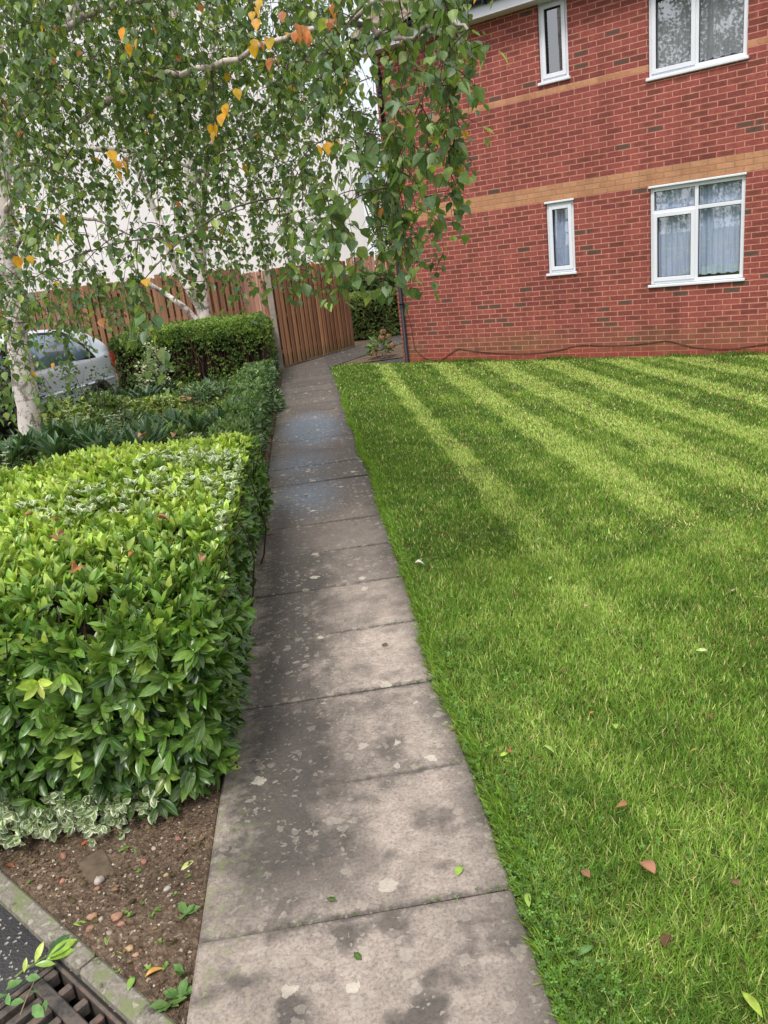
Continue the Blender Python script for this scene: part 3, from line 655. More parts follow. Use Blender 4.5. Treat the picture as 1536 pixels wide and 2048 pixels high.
# ------------------------------------------------------------------ white building behind
wb = empty('white_building', (-4.8, 26, 0)); tag(wb, 'white rendered gable building behind the timber fence and birches', 'building')
M, t, b = mat('white_render'); q = NT(t); p = q.pos()
c = q.mix(1., tuple(lin(240, 238, 238)), q.ramp(q.noise(q.scale(p, (1, 1, .5)), .8, 5., .6), [(.3, .9), (.7, 1.03)]), 'MULTIPLY')
q.set(b.inputs['Base Color'], c); b.inputs['Roughness'].default_value = .9; q.set(b.inputs['Normal'], q.bump(q.noise(p, 60., 4.), .3, .01))
b = MB(); hw = 7.15; ez = 5.3; pk = 13.2
fr_ = [(-hw, 0, -.1), (hw, 0, -.1), (hw, 0, ez), (0, 0, pk), (-hw, 0, ez)]; bk = [(x, 9, z) for x, _, z in fr_]
b.add(fr_+bk, [(0, 1, 2, 3, 4), (9, 8, 7, 6, 5), (1, 6, 7, 2), (0, 4, 9, 5)]); b.build('wall', M, wb)
b = MB()
for sg in (-1, 1):
    dx, dz = sg*hw, ez-pk
    b.add([(0, -.06, pk+.05), (dx*1.02, -.06, pk+dz*1.02+.05), (dx*1.02, 9.2, pk+dz*1.02+.05), (0, 9.2, pk+.05), (0, -.06, pk+.14), (dx*1.02, -.06, pk+dz*1.02+.14), (dx*1.02, 9.2, pk+dz*1.02+.14), (0, 9.2, pk+.14)], A([(0, 1, 2, 3), (7, 6, 5, 4), (0, 4, 5, 1), (1, 5, 6, 2), (3, 2, 6, 7)]))
b.build('roof', simplemat('roof_verge', lin(214, 212, 212), .85, 0, 5., .15), wb)

# ------------------------------------------------------------------ fences
M_FENCE = None
M, t, b = mat('fence_timber'); q = NT(t); oc = q.coord()
g = q.noise(q.scale(oc, (30, 30, 1.6)), 1., 5., .6)
c = q.mix(1., q.col(), q.ramp(g, [(.25, .62), (.7, 1.3)]), 'MULTIPLY')
Z = q.xyz(oc)[2]
gm = q.m('MULTIPLY', q.ramp(q.m('ADD', Z, q.m('MULTIPLY', q.noise(oc, 6., 3.), .3)), [(.18, 1.), (.45, 0.)]), .6)
c = q.mix(gm, c, tuple(lin(96, 98, 56)))
q.set(b.inputs['Base Color'], c); b.inputs['Roughness'].default_value = .85; q.set(b.inputs['Normal'], q.bump(g, .4, .004)); M_FENCE = M
M_POST = simplemat('weathered_post', lin(146, 138, 124), .9, 0, 9., .25, bump=.3)
def fence(p0, p1, h, label, cols, bw=.095, pitch_=.125, double=True, posts=(0, 1), cat='fence', group='timber fences', name='timber_fence', toprow=0., postmat=None, sq=0.):
    p0, p1 = A(p0, float), A(p1, float); L = np.linalg.norm(p1-p0); a = math.atan2(*(p1-p0)[::-1])
    e = empty(name, (p0[0], p0[1], 0), a); tag(e, label, cat, group)
    b = MB(); x = .03; k = 0
    while x < L-.05:
        cc = lin(*cols[rng.integers(len(cols))])*np.exp(rng.normal(0, .17))
        hh = h+rng.normal(0, .006); tl = rng.normal(0, .004)
        Mt = Matrix.Rotation(tl, 4, 'Y'); Mt.translation = (x, 0, 0)
        b.box(0, bw, -.062, -.042, .02+rng.uniform(0, .015), hh, cc, Mt, ch=.004)
        if double: b.box(pitch_/2, pitch_/2+bw, .042, .062, .03, hh-.01, cc*.85, Mt, ch=.004)
        x += pitch_*(1+rng.normal(0, .02)); k += 1
    b.build('boards', M_FENCE, e)
    b = MB(); cc = lin(*cols[0])*.8
    for z_ in (.3, h*.52, h-.22): b.box(0, L, -.040, .040, z_-.035, z_+.035, cc, ch=.004)
    if toprow: b.box(0, L, -.075, .075, h+.002, h+.03, cc*1.2, ch=.004)
    b.build('rails', M_FENCE, e)
    for f_ in posts:
        b = MB(); b.box(L*f_-.055, L*f_+.055, -.055+.0, .055, -.1, h+.06, tuple(lin(*cols[0])), ch=.008); b.build('post', postmat or M_FENCE, e)
    return e
DKB = [(154, 114, 84), (140, 104, 78), (164, 124, 94), (148, 110, 84)]; RDB = [(178, 130, 110), (168, 120, 102), (186, 142, 122)]
fence((-1.32, 18.8), (-10.5, 19.4), 2.0, 'long brown board fence behind the box hedge and white trunked birches', DKB, toprow=.0, pitch_=.15, bw=.105, posts=(0, .2, .4, .6, .8))
fence((-.62, 15.62), (-1.30, 18.74), 1.86, 'short fence panel tinted reddish as if sunlit, returning behind the gate post', RDB, posts=(), pitch_=.16, bw=.09)  # sunlight on these boards is put into their paler pink colour
gt = fence((-.53, 15.60), (1.03, 17.93), 1.88, 'closed brown slatted timber gate leaf at the bend of the path', [(160, 118, 86), (148, 106, 78), (170, 128, 96), (154, 112, 84)], bw=.105, pitch_=.155, posts=(), cat='gate', name='timber_gate', group='timber fences')
b = MB(); b.box(-.615, -.505, 15.48, 15.585, -.1, 2.0, ch=.01); tag(b.build('gate_post', M_POST), 'weathered grey post between the box hedge and the slatted gate', 'post')
fence((1.35, 22.5), (7.5, 22.5), 1.98, 'reddish board fence beyond the path above the dark hedges', RDB, pitch_=.1, bw=.098, double=False, posts=(.19, .6))

# ------------------------------------------------------------------ hedges
def shoots_to_leaves(mb, tmpl, P, Nn, ln, nleaf, col, spread=.8, droop=0., vs=.2, jitter=.0, wsc=None, upb=0.):
    """rosettes of leaves at points P facing Nn"""
    n = len(P); P = np.repeat(P, nleaf, 0); Nn = np.repeat(Nn, nleaf, 0); C = np.repeat(col, nleaf, 0) if np.ndim(col) == 2 else np.tile(col, (n*nleaf, 1))
    a = rng.normal(0, 1, (n*nleaf, 3)); a -= (a*Nn).sum(1)[:, None]*Nn; a /= np.linalg.norm(a, axis=1)[:, None]+1e-9
    sp = np.abs(rng.normal(spread, .4, (n*nleaf, 1)))
    D = Nn+a*sp+A([0, 0, -droop+upb])+rng.normal(0, .15, (n*nleaf, 3))
    nrm = Nn*1.2-a*.8+A([0, 0, .35])+rng.normal(0, .35, (n*nleaf, 3))
    pos = P-Nn*.03+rng.normal(0, jitter+1e-6, (n*nleaf, 3))
    s_ = ln*rng.uniform(.65, 1.2, n*nleaf)
    mb.scatter(tmpl, pos, D, nrm, s_, np.clip(C*np.exp(rng.normal(0, vs, (n*nleaf, 1)))*np.exp(rng.normal(0, .05, (n*nleaf, 3))), 0, 1), wsc)

# foreground laurel hedge
lh = empty('laurel_hedge', (-1.4, 3.9, -.03)); tag(lh, 'low clipped laurel hedge with glossy leaves beside the concrete path', 'hedge')
off = A([-1.4, 3.9, -.03])
XR = lambda y: -.50+.02*wob(y, y*0, 1.5)
def hz(x, y): return .67+.045*wob(x, y, 1.6)+.03*wob(y, x, 4.)-.13*np.clip(1-(y-YF)/.55, 0, 1)**2-.09*np.clip(1-(-.46-x)/.3, 0, 1)**2-.06*np.clip(1-(YB-y)/.5, 0, 1)**2
YF, YB = 2.43, 5.65
b = MB()
def hx(y): return np.maximum(-3.25, kx(y)+.15)
# inner dark core
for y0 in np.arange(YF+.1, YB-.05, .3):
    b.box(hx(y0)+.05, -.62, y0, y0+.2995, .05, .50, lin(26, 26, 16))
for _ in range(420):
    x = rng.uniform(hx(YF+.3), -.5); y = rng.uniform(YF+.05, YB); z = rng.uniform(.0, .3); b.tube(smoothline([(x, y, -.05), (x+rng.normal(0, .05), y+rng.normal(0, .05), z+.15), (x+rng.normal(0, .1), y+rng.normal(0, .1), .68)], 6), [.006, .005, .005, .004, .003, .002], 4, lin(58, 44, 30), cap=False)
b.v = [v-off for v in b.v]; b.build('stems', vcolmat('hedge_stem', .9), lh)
b = MB()
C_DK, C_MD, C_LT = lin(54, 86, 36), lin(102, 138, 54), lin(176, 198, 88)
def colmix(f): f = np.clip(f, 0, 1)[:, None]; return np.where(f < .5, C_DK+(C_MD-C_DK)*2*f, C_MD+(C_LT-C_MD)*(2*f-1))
# front
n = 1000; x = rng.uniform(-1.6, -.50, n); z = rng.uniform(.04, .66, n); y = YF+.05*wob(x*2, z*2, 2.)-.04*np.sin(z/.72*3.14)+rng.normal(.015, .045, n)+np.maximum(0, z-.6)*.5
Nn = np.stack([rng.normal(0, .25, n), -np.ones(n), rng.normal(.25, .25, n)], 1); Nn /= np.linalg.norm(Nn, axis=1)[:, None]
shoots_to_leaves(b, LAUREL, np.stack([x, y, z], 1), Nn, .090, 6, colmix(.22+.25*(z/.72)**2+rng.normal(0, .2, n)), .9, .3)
# top
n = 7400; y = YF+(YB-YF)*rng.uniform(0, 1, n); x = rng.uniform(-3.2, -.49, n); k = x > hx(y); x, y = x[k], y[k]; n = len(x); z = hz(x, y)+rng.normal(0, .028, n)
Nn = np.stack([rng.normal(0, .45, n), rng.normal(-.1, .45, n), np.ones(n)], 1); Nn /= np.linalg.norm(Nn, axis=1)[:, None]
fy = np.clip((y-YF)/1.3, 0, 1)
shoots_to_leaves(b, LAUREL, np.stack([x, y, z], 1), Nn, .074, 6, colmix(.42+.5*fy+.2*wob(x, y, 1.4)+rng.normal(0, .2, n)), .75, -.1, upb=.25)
# right side
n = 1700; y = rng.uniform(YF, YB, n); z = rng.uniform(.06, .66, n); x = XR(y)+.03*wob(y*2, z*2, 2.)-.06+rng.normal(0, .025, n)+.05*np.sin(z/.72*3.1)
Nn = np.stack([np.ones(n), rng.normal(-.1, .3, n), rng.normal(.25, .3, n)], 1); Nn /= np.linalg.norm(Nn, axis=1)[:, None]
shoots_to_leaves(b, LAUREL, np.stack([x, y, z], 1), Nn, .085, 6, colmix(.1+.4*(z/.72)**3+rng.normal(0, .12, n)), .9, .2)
b.v = [v-off for v in b.v]; b.build('foliage', M_LAUREL, lh, smooth=True)
# variegated creeping shrub, at the hedge foot and coming up through the top
def varieg(name, pts, Ns, label, ln=.036):
    c0 = pts.mean(0); e = empty(name, tuple(c0)); tag(e, label, 'shrub', 'variegated shrubs in the hedge')
    b = MB(); shoots_to_leaves(b, VARIEG, pts-c0, Ns, ln, 7, lin(134, 156, 110), .9, .25, .14); b.build('foliage', M_LEAF, e, smooth=True)
n = 330; x = rng.uniform(-1.45, -.70, n); P = np.stack([x, YF-.10+rng.normal(0, .04, n)-.05*np.clip(-x-.7, 0, 1), .015+rng.uniform(0, .12, n)+.02*np.sin(x*9)], 1)
k = rng.uniform(0, 1, n) < np.clip((-x-.62)*2.2, .1, 1); P = P[k]
varieg('variegated_shrub', P, np.tile(A([0, -.75, -.1]), (len(P), 1)), 'white edged variegated shrub spilling along the front foot of the laurel hedge', .034)
for (u, v, w1, w2, lb, m_) in ((400, 925, .32, .12, 'far patch of white edged leaves on the laurel hedge top', 60), (330, 975, .5, .1, 'middle patch of white edged leaves among the laurel tops', 55), (150, 1010, .25, .14, 'white edged leaves near fallen brown leaves on the hedge top', 36), (470, 1010, .12, .14, 'white edged leaves at the path side corner of the hedge top', 18)):
    c_ = gpt(u, v, .74); x = c_[0]+rng.normal(0, w1*.6, m_); y = c_[1]+rng.normal(0, w2, m_); x = np.minimum(x, -.50)
    varieg('variegated_shrub', np.stack([x, y, hz(x, y)+.095+rng.normal(0, .012, m_)], 1), np.tile(A([0, 0, 1.]), (m_, 1)), lb, .040)

def boxhedge(name, x0, x1, y0, y1, h, label, cols, ln, dens, tmpl=TINY, brown=0., mt=None, faces='ftrl', round_=.08, group='clipped hedges'):
    c0 = A([(x0+x1)/2, (y0+y1)/2, 0.]); e = empty(name, tuple(c0)); tag(e, label, 'hedge', group)
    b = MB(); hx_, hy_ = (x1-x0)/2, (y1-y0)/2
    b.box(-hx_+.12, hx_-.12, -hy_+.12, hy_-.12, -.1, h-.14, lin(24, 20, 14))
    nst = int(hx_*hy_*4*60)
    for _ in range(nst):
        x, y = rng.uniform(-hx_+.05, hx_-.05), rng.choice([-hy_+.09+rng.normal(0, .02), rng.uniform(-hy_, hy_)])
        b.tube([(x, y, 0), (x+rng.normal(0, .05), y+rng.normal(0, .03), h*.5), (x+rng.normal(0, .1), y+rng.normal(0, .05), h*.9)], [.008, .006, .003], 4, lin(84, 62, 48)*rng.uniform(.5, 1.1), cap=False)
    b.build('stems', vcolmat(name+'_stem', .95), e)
    b = MB(); PP = []; NN = []; CC = []
    def addf(P, Nv, bright):
        Nv = Nv+rng.normal(0, .3, P.shape); Nv /= np.linalg.norm(Nv, axis=1)[:, None]
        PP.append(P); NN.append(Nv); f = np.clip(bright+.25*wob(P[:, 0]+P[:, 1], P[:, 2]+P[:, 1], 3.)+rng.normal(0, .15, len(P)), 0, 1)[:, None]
        CC.append(cols[0]+(cols[1]-cols[0])*f)
    rd = lambda t: round_*np.clip((np.abs(t)-.8)/.2, 0, 1)**2
    if 't' in faces:
        n = int(dens*4*hx_*hy_); x = rng.uniform(-hx_, hx_, n); y = rng.uniform(-hy_, hy_, n)
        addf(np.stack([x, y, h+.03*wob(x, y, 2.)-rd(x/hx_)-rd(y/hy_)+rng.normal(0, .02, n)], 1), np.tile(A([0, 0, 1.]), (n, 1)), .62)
    for f_, sx, sy in (('f', 0, -1), ('r', 1, 0), ('l', -1, 0), ('b', 0, 1)):
        if f_ not in faces: continue
        n = int(dens*(.62 if brown else 1.)*2*(hx_ if sy else hy_)*h*1.05); u = rng.uniform(-1, 1, n); z = rng.uniform(.03, h, n)
        if brown: k = rng.uniform(0, 1, n) < np.clip(1.1-brown*1.15*np.exp(-((z/h-.45)/.32)**4)*(1+.6*wob(u*3, z*3, 1.6)), .06, 1); u, z = u[k], z[k]; n = len(u)
        bul = .04*wob(u*3, z*4, 1.5)-rd(z/h)
        P = np.stack([u*hx_ if sy else sx*(hx_+bul), u*hy_ if sx else sy*(hy_+bul), z], 1)+rng.normal(0, .015, (n, 3))
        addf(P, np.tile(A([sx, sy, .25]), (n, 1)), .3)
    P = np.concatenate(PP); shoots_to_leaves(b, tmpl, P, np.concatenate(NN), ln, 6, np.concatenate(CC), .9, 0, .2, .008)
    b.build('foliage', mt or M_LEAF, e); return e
boxhedge('box_hedge', -3.1, -.62, 12.9, 15.4, 1.10, 'dense small leaved box hedge with browned front in front of the fence', (lin(58, 84, 42), lin(142, 168, 80)), .042, 1700, brown=.66, round_=.17)
boxhedge('dark_hedge', .95, 3.6, 19.6, 21.2, 1.05, 'dark green shaded hedge just behind the open end of the gate', (lin(72, 96, 54), lin(168, 188, 116)), .052, 1100, brown=.25)
boxhedge('dark_hedge', .9, 4.0, 21.25, 22.3, 1.5, 'taller rounded hedge standing behind the dark hedge under the reddish fence', (lin(62, 92, 56), lin(150, 178, 116)), .055, 800)
# leafy edging along the path
ed = empty('edging_shrub', (-.68, 9.8, 0)); tag(ed, 'dark glossy edging shrubs lining the left edge of the path', 'shrub')
b = MB(); n = 3600; y = rng.uniform(5.2, 14.2, n); t_ = rng.uniform(0, 1, n)
hgt = .40+.08*wob(y, y*0, 1.3); on_top = rng.uniform(0, 1, n) < .4
x = np.where(on_top, rng.uniform(-1.0, -.66, n), -.62+.04*wob(y*2, t_*2, 2.))+rng.normal(0, .025, n); z = np.where(on_top, hgt, .03+t_*hgt)
Nn = np.where(on_top[:, None], A([0, 0, 1.]), A([1, -.15, .3]))+rng.normal(0, .3, (n, 3)); Nn /= np.linalg.norm(Nn, axis=1)[:, None]
f = np.clip(.25+.25*on_top+rng.normal(0, .2, n), 0, 1)[:, None]
shoots_to_leaves(b, LAUREL_B, np.stack([x+.68, y-9.8, z], 1), Nn, .075, 6, lin(54, 82, 46)+(lin(126, 156, 92)-lin(54, 82, 46))*f, .9, .1)
b.build('foliage', M_LAUREL, ed, smooth=True)
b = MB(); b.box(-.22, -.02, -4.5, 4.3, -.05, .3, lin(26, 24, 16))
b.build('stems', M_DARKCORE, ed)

# ------------------------------------------------------------------ planting bed
def clump(x, y, z, kind, label, n=34, ln=.26, col=None, grp=None):
    e = empty(dict(s='strap_leaf_plant', f='feathery_tuft', v='variegated_sprig', w='seedling')[kind], (x, y, z)); tag(e, label, dict(s='plant', f='tuft', v='sprig', w='seedling')[kind], grp)
    b = MB()
    if kind == 's':
        d = rdir(n, .68, 1.); P = d*A([.16, .16, 0])*rng.uniform(.2, 1.3, (n, 1)); b.scatter(STRAP, P, d+rng.normal(0, .12, (n, 3)), -d*A([1, 1, 0])+A([0, 0, .5]), ln*rng.uniform(.6, 1.15, n), vary(lin(62, 84, 62) if col is None else col, n, .22)); b.build('leaves', M_STRAP, e, smooth=True)
        if z > .02:
            b = MB()
            for _ in range(1): b.tube([(rng.normal(0, .05), rng.normal(0, .05), -z-.05), (0, 0, .02)], [.016, .012], 6, lin(70, 74, 50), cap=False)
            b.build('stem', M_TWIG, e)
    elif kind == 'f':
        for _ in range(n):
            d = rdir(1, .5, 1.)[0]; L = ln*rng.uniform(.6, 1.2); k = 26; t = np.linspace(.15, 1, k)[:, None]; P = d*L*t; dd = rdir(k, -.2, .6)+d*.7
            b.scatter(BLADE, P, dd, rdir(k), .035*(1.2-t[:, 0]*.7), vary(col, k, .2), .09)
        b.build('fronds', M_GRASS, e)
    elif kind == 'v':
        for _ in range(4):
            L = ln*rng.uniform(.7, 1.2); d = rdir(1, .8, 1.)[0]; b.tube([(0, 0, 0), tuple(d*L)], [.004, .002], 4, lin(120, 130, 90), cap=False)
            for k in range(7):
                p_ = d*L*(.35+.65*k/6); dd = rdir(2, 0, .5); b.scatter(VARIEG, np.tile(p_, (2, 1)), dd, np.tile(A([0, 0, 1.]), (2, 1))+rng.normal(0, .2, (2, 3)), .045, vary(lin(96, 124, 70), 2, .1))
        b.build('leaves', M_LEAF, e)
    else:
        k = rng.integers(5, 9); d = rdir(k, .1, .7); b.scatter(OVAL, np.zeros((k, 3))+A([0, 0, .004]), d, np.tile(A([0, 0, 1.]), (k, 1))+rng.normal(0, .2, (k, 3)), ln*rng.uniform(.6, 1.2, k), vary(lin(112, 146, 64) if col is None else col, k, .15)); b.build('leaves', M_LEAF, e)
    return e
GS = 'dark strap leaved plants in the planting bed'; LS = 'dark strap leaved plant in the bed between the laurel hedge and the box hedge'
for u, v, z_ in ((60, 900, .28), (120, 905, .28), (185, 890, .28), (245, 885, .28), (100, 880, .25), (20, 915, .3), (150, 870, .25), (215, 905, .3), (275, 900, .3), (300, 880, .3), (290, 800, .1), (330, 785, .1), (360, 770, .1), (400, 765, .12), (265, 795, .1), (310, 772, .1), (430, 775, .1), (350, 850, .2), (445, 850, .25), (485, 815, .2), (470, 835, .2), (395, 860, .25), (320, 865, .3), (375, 757, .12), (450, 760, .1), (340, 758, .1)):
    zb_ = .10 if v < 820 else (.34 if u < 310 else .2); P = gpt(u, v+10, zb_); clump(P[0], P[1], zb_, 's', LS, 36, .27 if v > 840 else .32, lin(64, 90, 66) if v < 840 else lin(70, 98, 64), GS)
for u, v, c_, lb in ((500, 850, (128, 146, 66), 'feathery yellow green tuft at the path side of the bed'), (470, 870, (138, 150, 70), 'feathery tuft just behind the laurel hedge top near the path'), (455, 820, (112, 134, 64), 'feathery green tuft between strap leaved plants and the edging shrubs'), (240, 790, (140, 140, 74), 'yellowish feathery tuft in front of the silver car'), (205, 800, (128, 134, 74), 'dull feathery tuft below the car door'), (520, 770, (96, 138, 66), 'fresh green feathery tuft near the box hedge corner'), (420, 880, (126, 140, 70), 'feathery tuft beside fallen tan leaves behind the laurel'), (130, 845, (134, 138, 72), 'yellowish feathery tuft right of the birch trunk foot')):
    P = gpt(u, v+12, .12); clump(P[0], P[1], .02, 'f', lb, 30, .40, lin(*c_), 'feathery tufts in the planting bed')
for u, v, lb in ((165, 880, 'pale variegated sprig standing right of the birch trunk'), (240, 880, 'round leaved variegated sprig behind the dark strap leaves'), (12, 985, 'upright pale sprig at the left edge of the hedge'), (90, 885, 'small variegated sprig at the birch foot')):
    P = gpt(u, v, .3); clump(P[0], P[1], .25, 'v', lb, 4, .36, None, 'variegated sprigs')
def mound(x, y, r, h, tm, ln, c0, c1, label):
    e = empty('low_shrub', (x, y, 0)); tag(e, label, 'shrub', 'low shrubs in the planting bed')
    n = int(520*r*r/.2); d = rdir(n, .05, 1.); P = d*A([r, r, h])*rng.uniform(.75, 1.05, (n, 1))*(1+.12*wob(d[:, 0]*3+x, d[:, 1]*3+y, 1.5))[:, None]
    f = np.clip(rng.normal(.45, .3, n), 0, 1)[:, None]; b = MB(); shoots_to_leaves(b, tm, P, d, ln, 6, lin(*c0)+(lin(*c1)-lin(*c0))*f, .9, 0, .2, .01); b.build('foliage', M_LAUREL if tm is not TINY else M_LEAF, e, smooth=True)
LSL = 'low leafy green shrub in the planting bed between the laurel and box hedges'
for u, v, r, h, k in ((330, 870, .42, .36, 0), (440, 880, .36, .34, 1), (250, 840, .5, .3, 2), (380, 830, .5, .28, 0), (470, 800, .42, .3, 1), (300, 800, .5, .3, 1), (410, 775, .55, .3, 2), (480, 760, .5, .32, 0), (340, 765, .55, .34, 1), (160, 850, .5, .34, 0), (90, 870, .45, .36, 1), (430, 845, .4, .26, 2), (270, 765, .5, .36, 2), (370, 745, .6, .3, 0), (505, 785, .4, .34, 2), (60, 890, .42, .34, 1), (130, 900, .4, .32, 0), (10, 900, .42, .36, 2), (190, 890, .4, .32, 1), (125, 815, .42, .55, 1), (195, 800, .4, .5, 0), (220, 800, .45, .34, 1), (290, 880, .4, .4, 2)):
    P = gpt(u, v, h*.8); tm, ln, c0, c1 = ((LAUREL_B, .075, (72, 100, 56), (140, 164, 92)), (OVAL, .05, (92, 120, 58), (166, 180, 98)), (STRAP, .11, (66, 92, 60), (124, 150, 96)))[k]
    mound(P[0], P[1], r, h, tm, ln, c0, c1, LSL)
b = MB(); n = 9000; x = rng.uniform(-3.3, -.75, n); y = rng.uniform(5.3, 14., n); d = rdir(n, .1, .9)
f = np.clip(.5+.5*wob(x, y, 1.1), 0, 1)[:, None]
b.scatter(BLADE, np.stack([x, y, rng.uniform(-.04, .10, n)], 1), d, rdir(n), rng.uniform(.06, .16, n), vary(lin(84, 108, 56), n, .35)*(1-f)+vary(lin(140, 140, 92), n, .25)*f, .07)
tag(b.build('ground_cover', M_GRASS), 'tangled low ground cover and dry grass in the planting bed', 'ground cover', kind='stuff')
# leaf litter (stuff)
b = MB()
def litter(x, y, z, s0, s1, cols):
    n = len(x); C = A([lin(*cols[i]) for i in rng.integers(len(cols), size=n)])*np.exp(rng.normal(0, .2, (n, 1)))
    b.scatter(BIRCH_B, np.stack([x, y, z], 1), rdir(n, -.2, .35), rdir(n, .5, 1.), rng.uniform(s0, s1, n), C)
BRN = [(150, 104, 76), (124, 84, 62), (172, 128, 96), (106, 76, 58), (188, 150, 120)]
n = 900; y = rng.uniform(3.2, 11, n); litter(-.60+np.abs(rng.normal(0, .028, n))-.02, y, rng.uniform(-.015, .015, n), .02, .05, BRN)
n = 200; x = rng.normal(0, 1, n); c_ = gpt(370, 795, .15); litter(c_[0]+x*.45, c_[1]+rng.normal(0, .25, n), rng.uniform(.08, .2, n), .05, .10, [(140, 96, 74), (120, 78, 60), (168, 124, 98)])
n = 120; x = rng.uniform(-3., -1., n); litter(x, rng.uniform(5.6, 10, n), rng.uniform(.08, .2, n), .04, .08, [(178, 118, 92), (160, 92, 78), (196, 150, 118)])
n = 130; y = rng.uniform(1.6, 2.5, n); x = rng.uniform(-1.2, -.56, n); k = x > kx(y)+.03; litter(x[k], y[k], np.full(k.sum(), -.006), .008, .028, [(70, 52, 38), (96, 74, 52), (130, 104, 78)])
tag(b.build('leaf_litter', M_DRY), 'brown fallen leaf litter lying on the bed and along the left of the path', 'leaf litter', kind='stuff')

# ------------------------------------------------------------------ birches
M, t, b = mat('birch_bark'); q = NT(t); p = q.pos()
n1 = q.noise(q.scale(p, (3, 3, 26)), 1., 4., .6); n2 = q.noise(p, 5., 4., .6); n3 = q.noise(q.scale(p, (10, 10, 6)), 1., 4., .7)
c = q.mix(1., q.col(), q.ramp(n2, [(.3, .82), (.7, 1.08)]), 'MULTIPLY')
c = q.mix(q.ramp(n1, [(.55, 0.), (.64, .8)]), c, tuple(lin(136, 118, 104)))
c = q.mix(q.ramp(n3, [(.53, 0.), (.62, .85)]), c, tuple(lin(96, 84, 76)))
q.set(b.inputs['Base Color'], c); b.inputs['Roughness'].default_value = .75; q.set(b.inputs['Normal'], q.bump(q.m('ADD', n1, n3), .4, .008)); M_BARK = M
WB = lin(216, 207, 200); PK = lin(212, 198, 186)
def knobby(P, r0, r1, n=26):
    L = smoothline(P, n); t = np.linspace(0, 1, n); return L+rng.normal(0, .006, L.shape), (r0+(r1-r0)*t)*(1+.05*rng.normal(0, 1, n))

bt = empty('birch_tree', (-3.16, 8.8, -.03)); tag(bt, 'silver birch at the left with thick white trunk and drooping leafy branches', 'tree', 'silver birches'); o1 = A([-3.16, 8.8, -.03])
b = MB(); TR = [(-3.16, 8.8, -.1)]+[tuple(ypt(u, v, 8.8)) for u, v in ((60, 850), (40, 700), (15, 520), (6, 400), (0, 250), (-14, 60))]+[(-2.35, 8.9, 5.6), (-2.2, 9., 7.5)]
P_, R_ = knobby(TR, .128, .045, 40); R_[:4] *= A([1.35, 1.2, 1.1, 1.04]); b.tube(P_-o1, R_, 14, WB)
S2 = [tuple(ypt(u, v, 8.8)) for u, v in ((6, 400), (16, 300), (50, 205), (105, 90), (150, 0))]+[(-1.7, 8.9, 5.3), (-1.2, 9., 6.6)]
P2_, R2_ = knobby(S2, .075, .03, 24); b.tube(P2_-o1, R2_, 9, WB)
limbsA = [(12, 420, 8.75), (62, 352, 7.6), (140, 256, 6.3), (240, 192, 5.4), (320, 150, 4.9), (400, 140, 4.6), (480, 108, 4.3), (540, 84, 4.1), (600, 62, 3.9), (692, 52, 3.6), (752, -4, 3.4), (830, -50, 3.2)]
PA, RA = knobby([tuple(ypt(*k)) for k in limbsA], .036, .008, 50); b.tube(PA-o1, RA, 9, PK)
limbB = [(40, 330, 8.6), (120, 306, 7.8), (200, 300, 7.2), (280, 302, 6.6), (350, 322, 6.1), (420, 350, 5.6)]
PB, RB = knobby([tuple(ypt(*k)) for k in limbB], .026, .008, 24); b.tube(PB-o1, RB, 7, PK*.8)
limbC = [(692, 52, 3.6), (719, 47, 3.55), (750, 62, 3.5), (797, 76, 3.4), (850, 60, 3.25), (900, 40, 3.1), (935, 60, 3.)]
PC, RC = knobby([tuple(ypt(*k)) for k in limbC], .013, .004, 20); b.tube(PC-o1, RC, 6, PK*.7)
limbD = [(0, 250, 8.8), (60, 120, 7.6), (160, 40, 6.4), (280, 0, 5.4), (400, -20, 4.7), (520, -30, 4.2), (640, -50, 3.7)]
PD, RD = knobby([tuple(ypt(*k)) for k in limbD], .04, .008, 30); b.tube(PD-o1, RD, 7, PK*.85)
limbE = [(15, 520, 8.8), (50, 470, 8.2), (110, 440, 7.4), (190, 440, 6.6), (260, 470, 6.)]
PE, RE = knobby([tuple(ypt(*k)) for k in limbE], .03, .006, 20); b.tube(PE-o1, RE, 7, PK*.7)
limbF = [(8, 560, 8.8), (40, 600, 8.2), (30, 640, 7.7), (20, 700, 7.3)]
PF, RF = knobby([tuple(ypt(*k)) for k in limbF], .02, .006, 14); b.tube(PF-o1, RF, 6, PK*.6)
b.build('trunk', M_BARK, bt, smooth=True)
nodes = np.concatenate([PA[8:], PB[6:], PC, PD[6:], PE[4:], PF[3:], P2_[6:]])
PROF = A([(-80, 880), (20, 850), (60, 810), (110, 745), (150, 695), (215, 665), (250, 765), (285, 705), (330, 600), (400, 570), (470, 600), (520, 560), (560, 600), (620, 575), (655, 605), (692, 480), (735, 470), (765, 585), (800, 600), (838, 545), (870, 475), (910, 385), (935, 300), (950, 200), (975, 90)], float)
BIRCHC = [lin(86, 114, 72), lin(104, 130, 78), lin(126, 148, 86), lin(84, 112, 84), lin(156, 172, 92)]
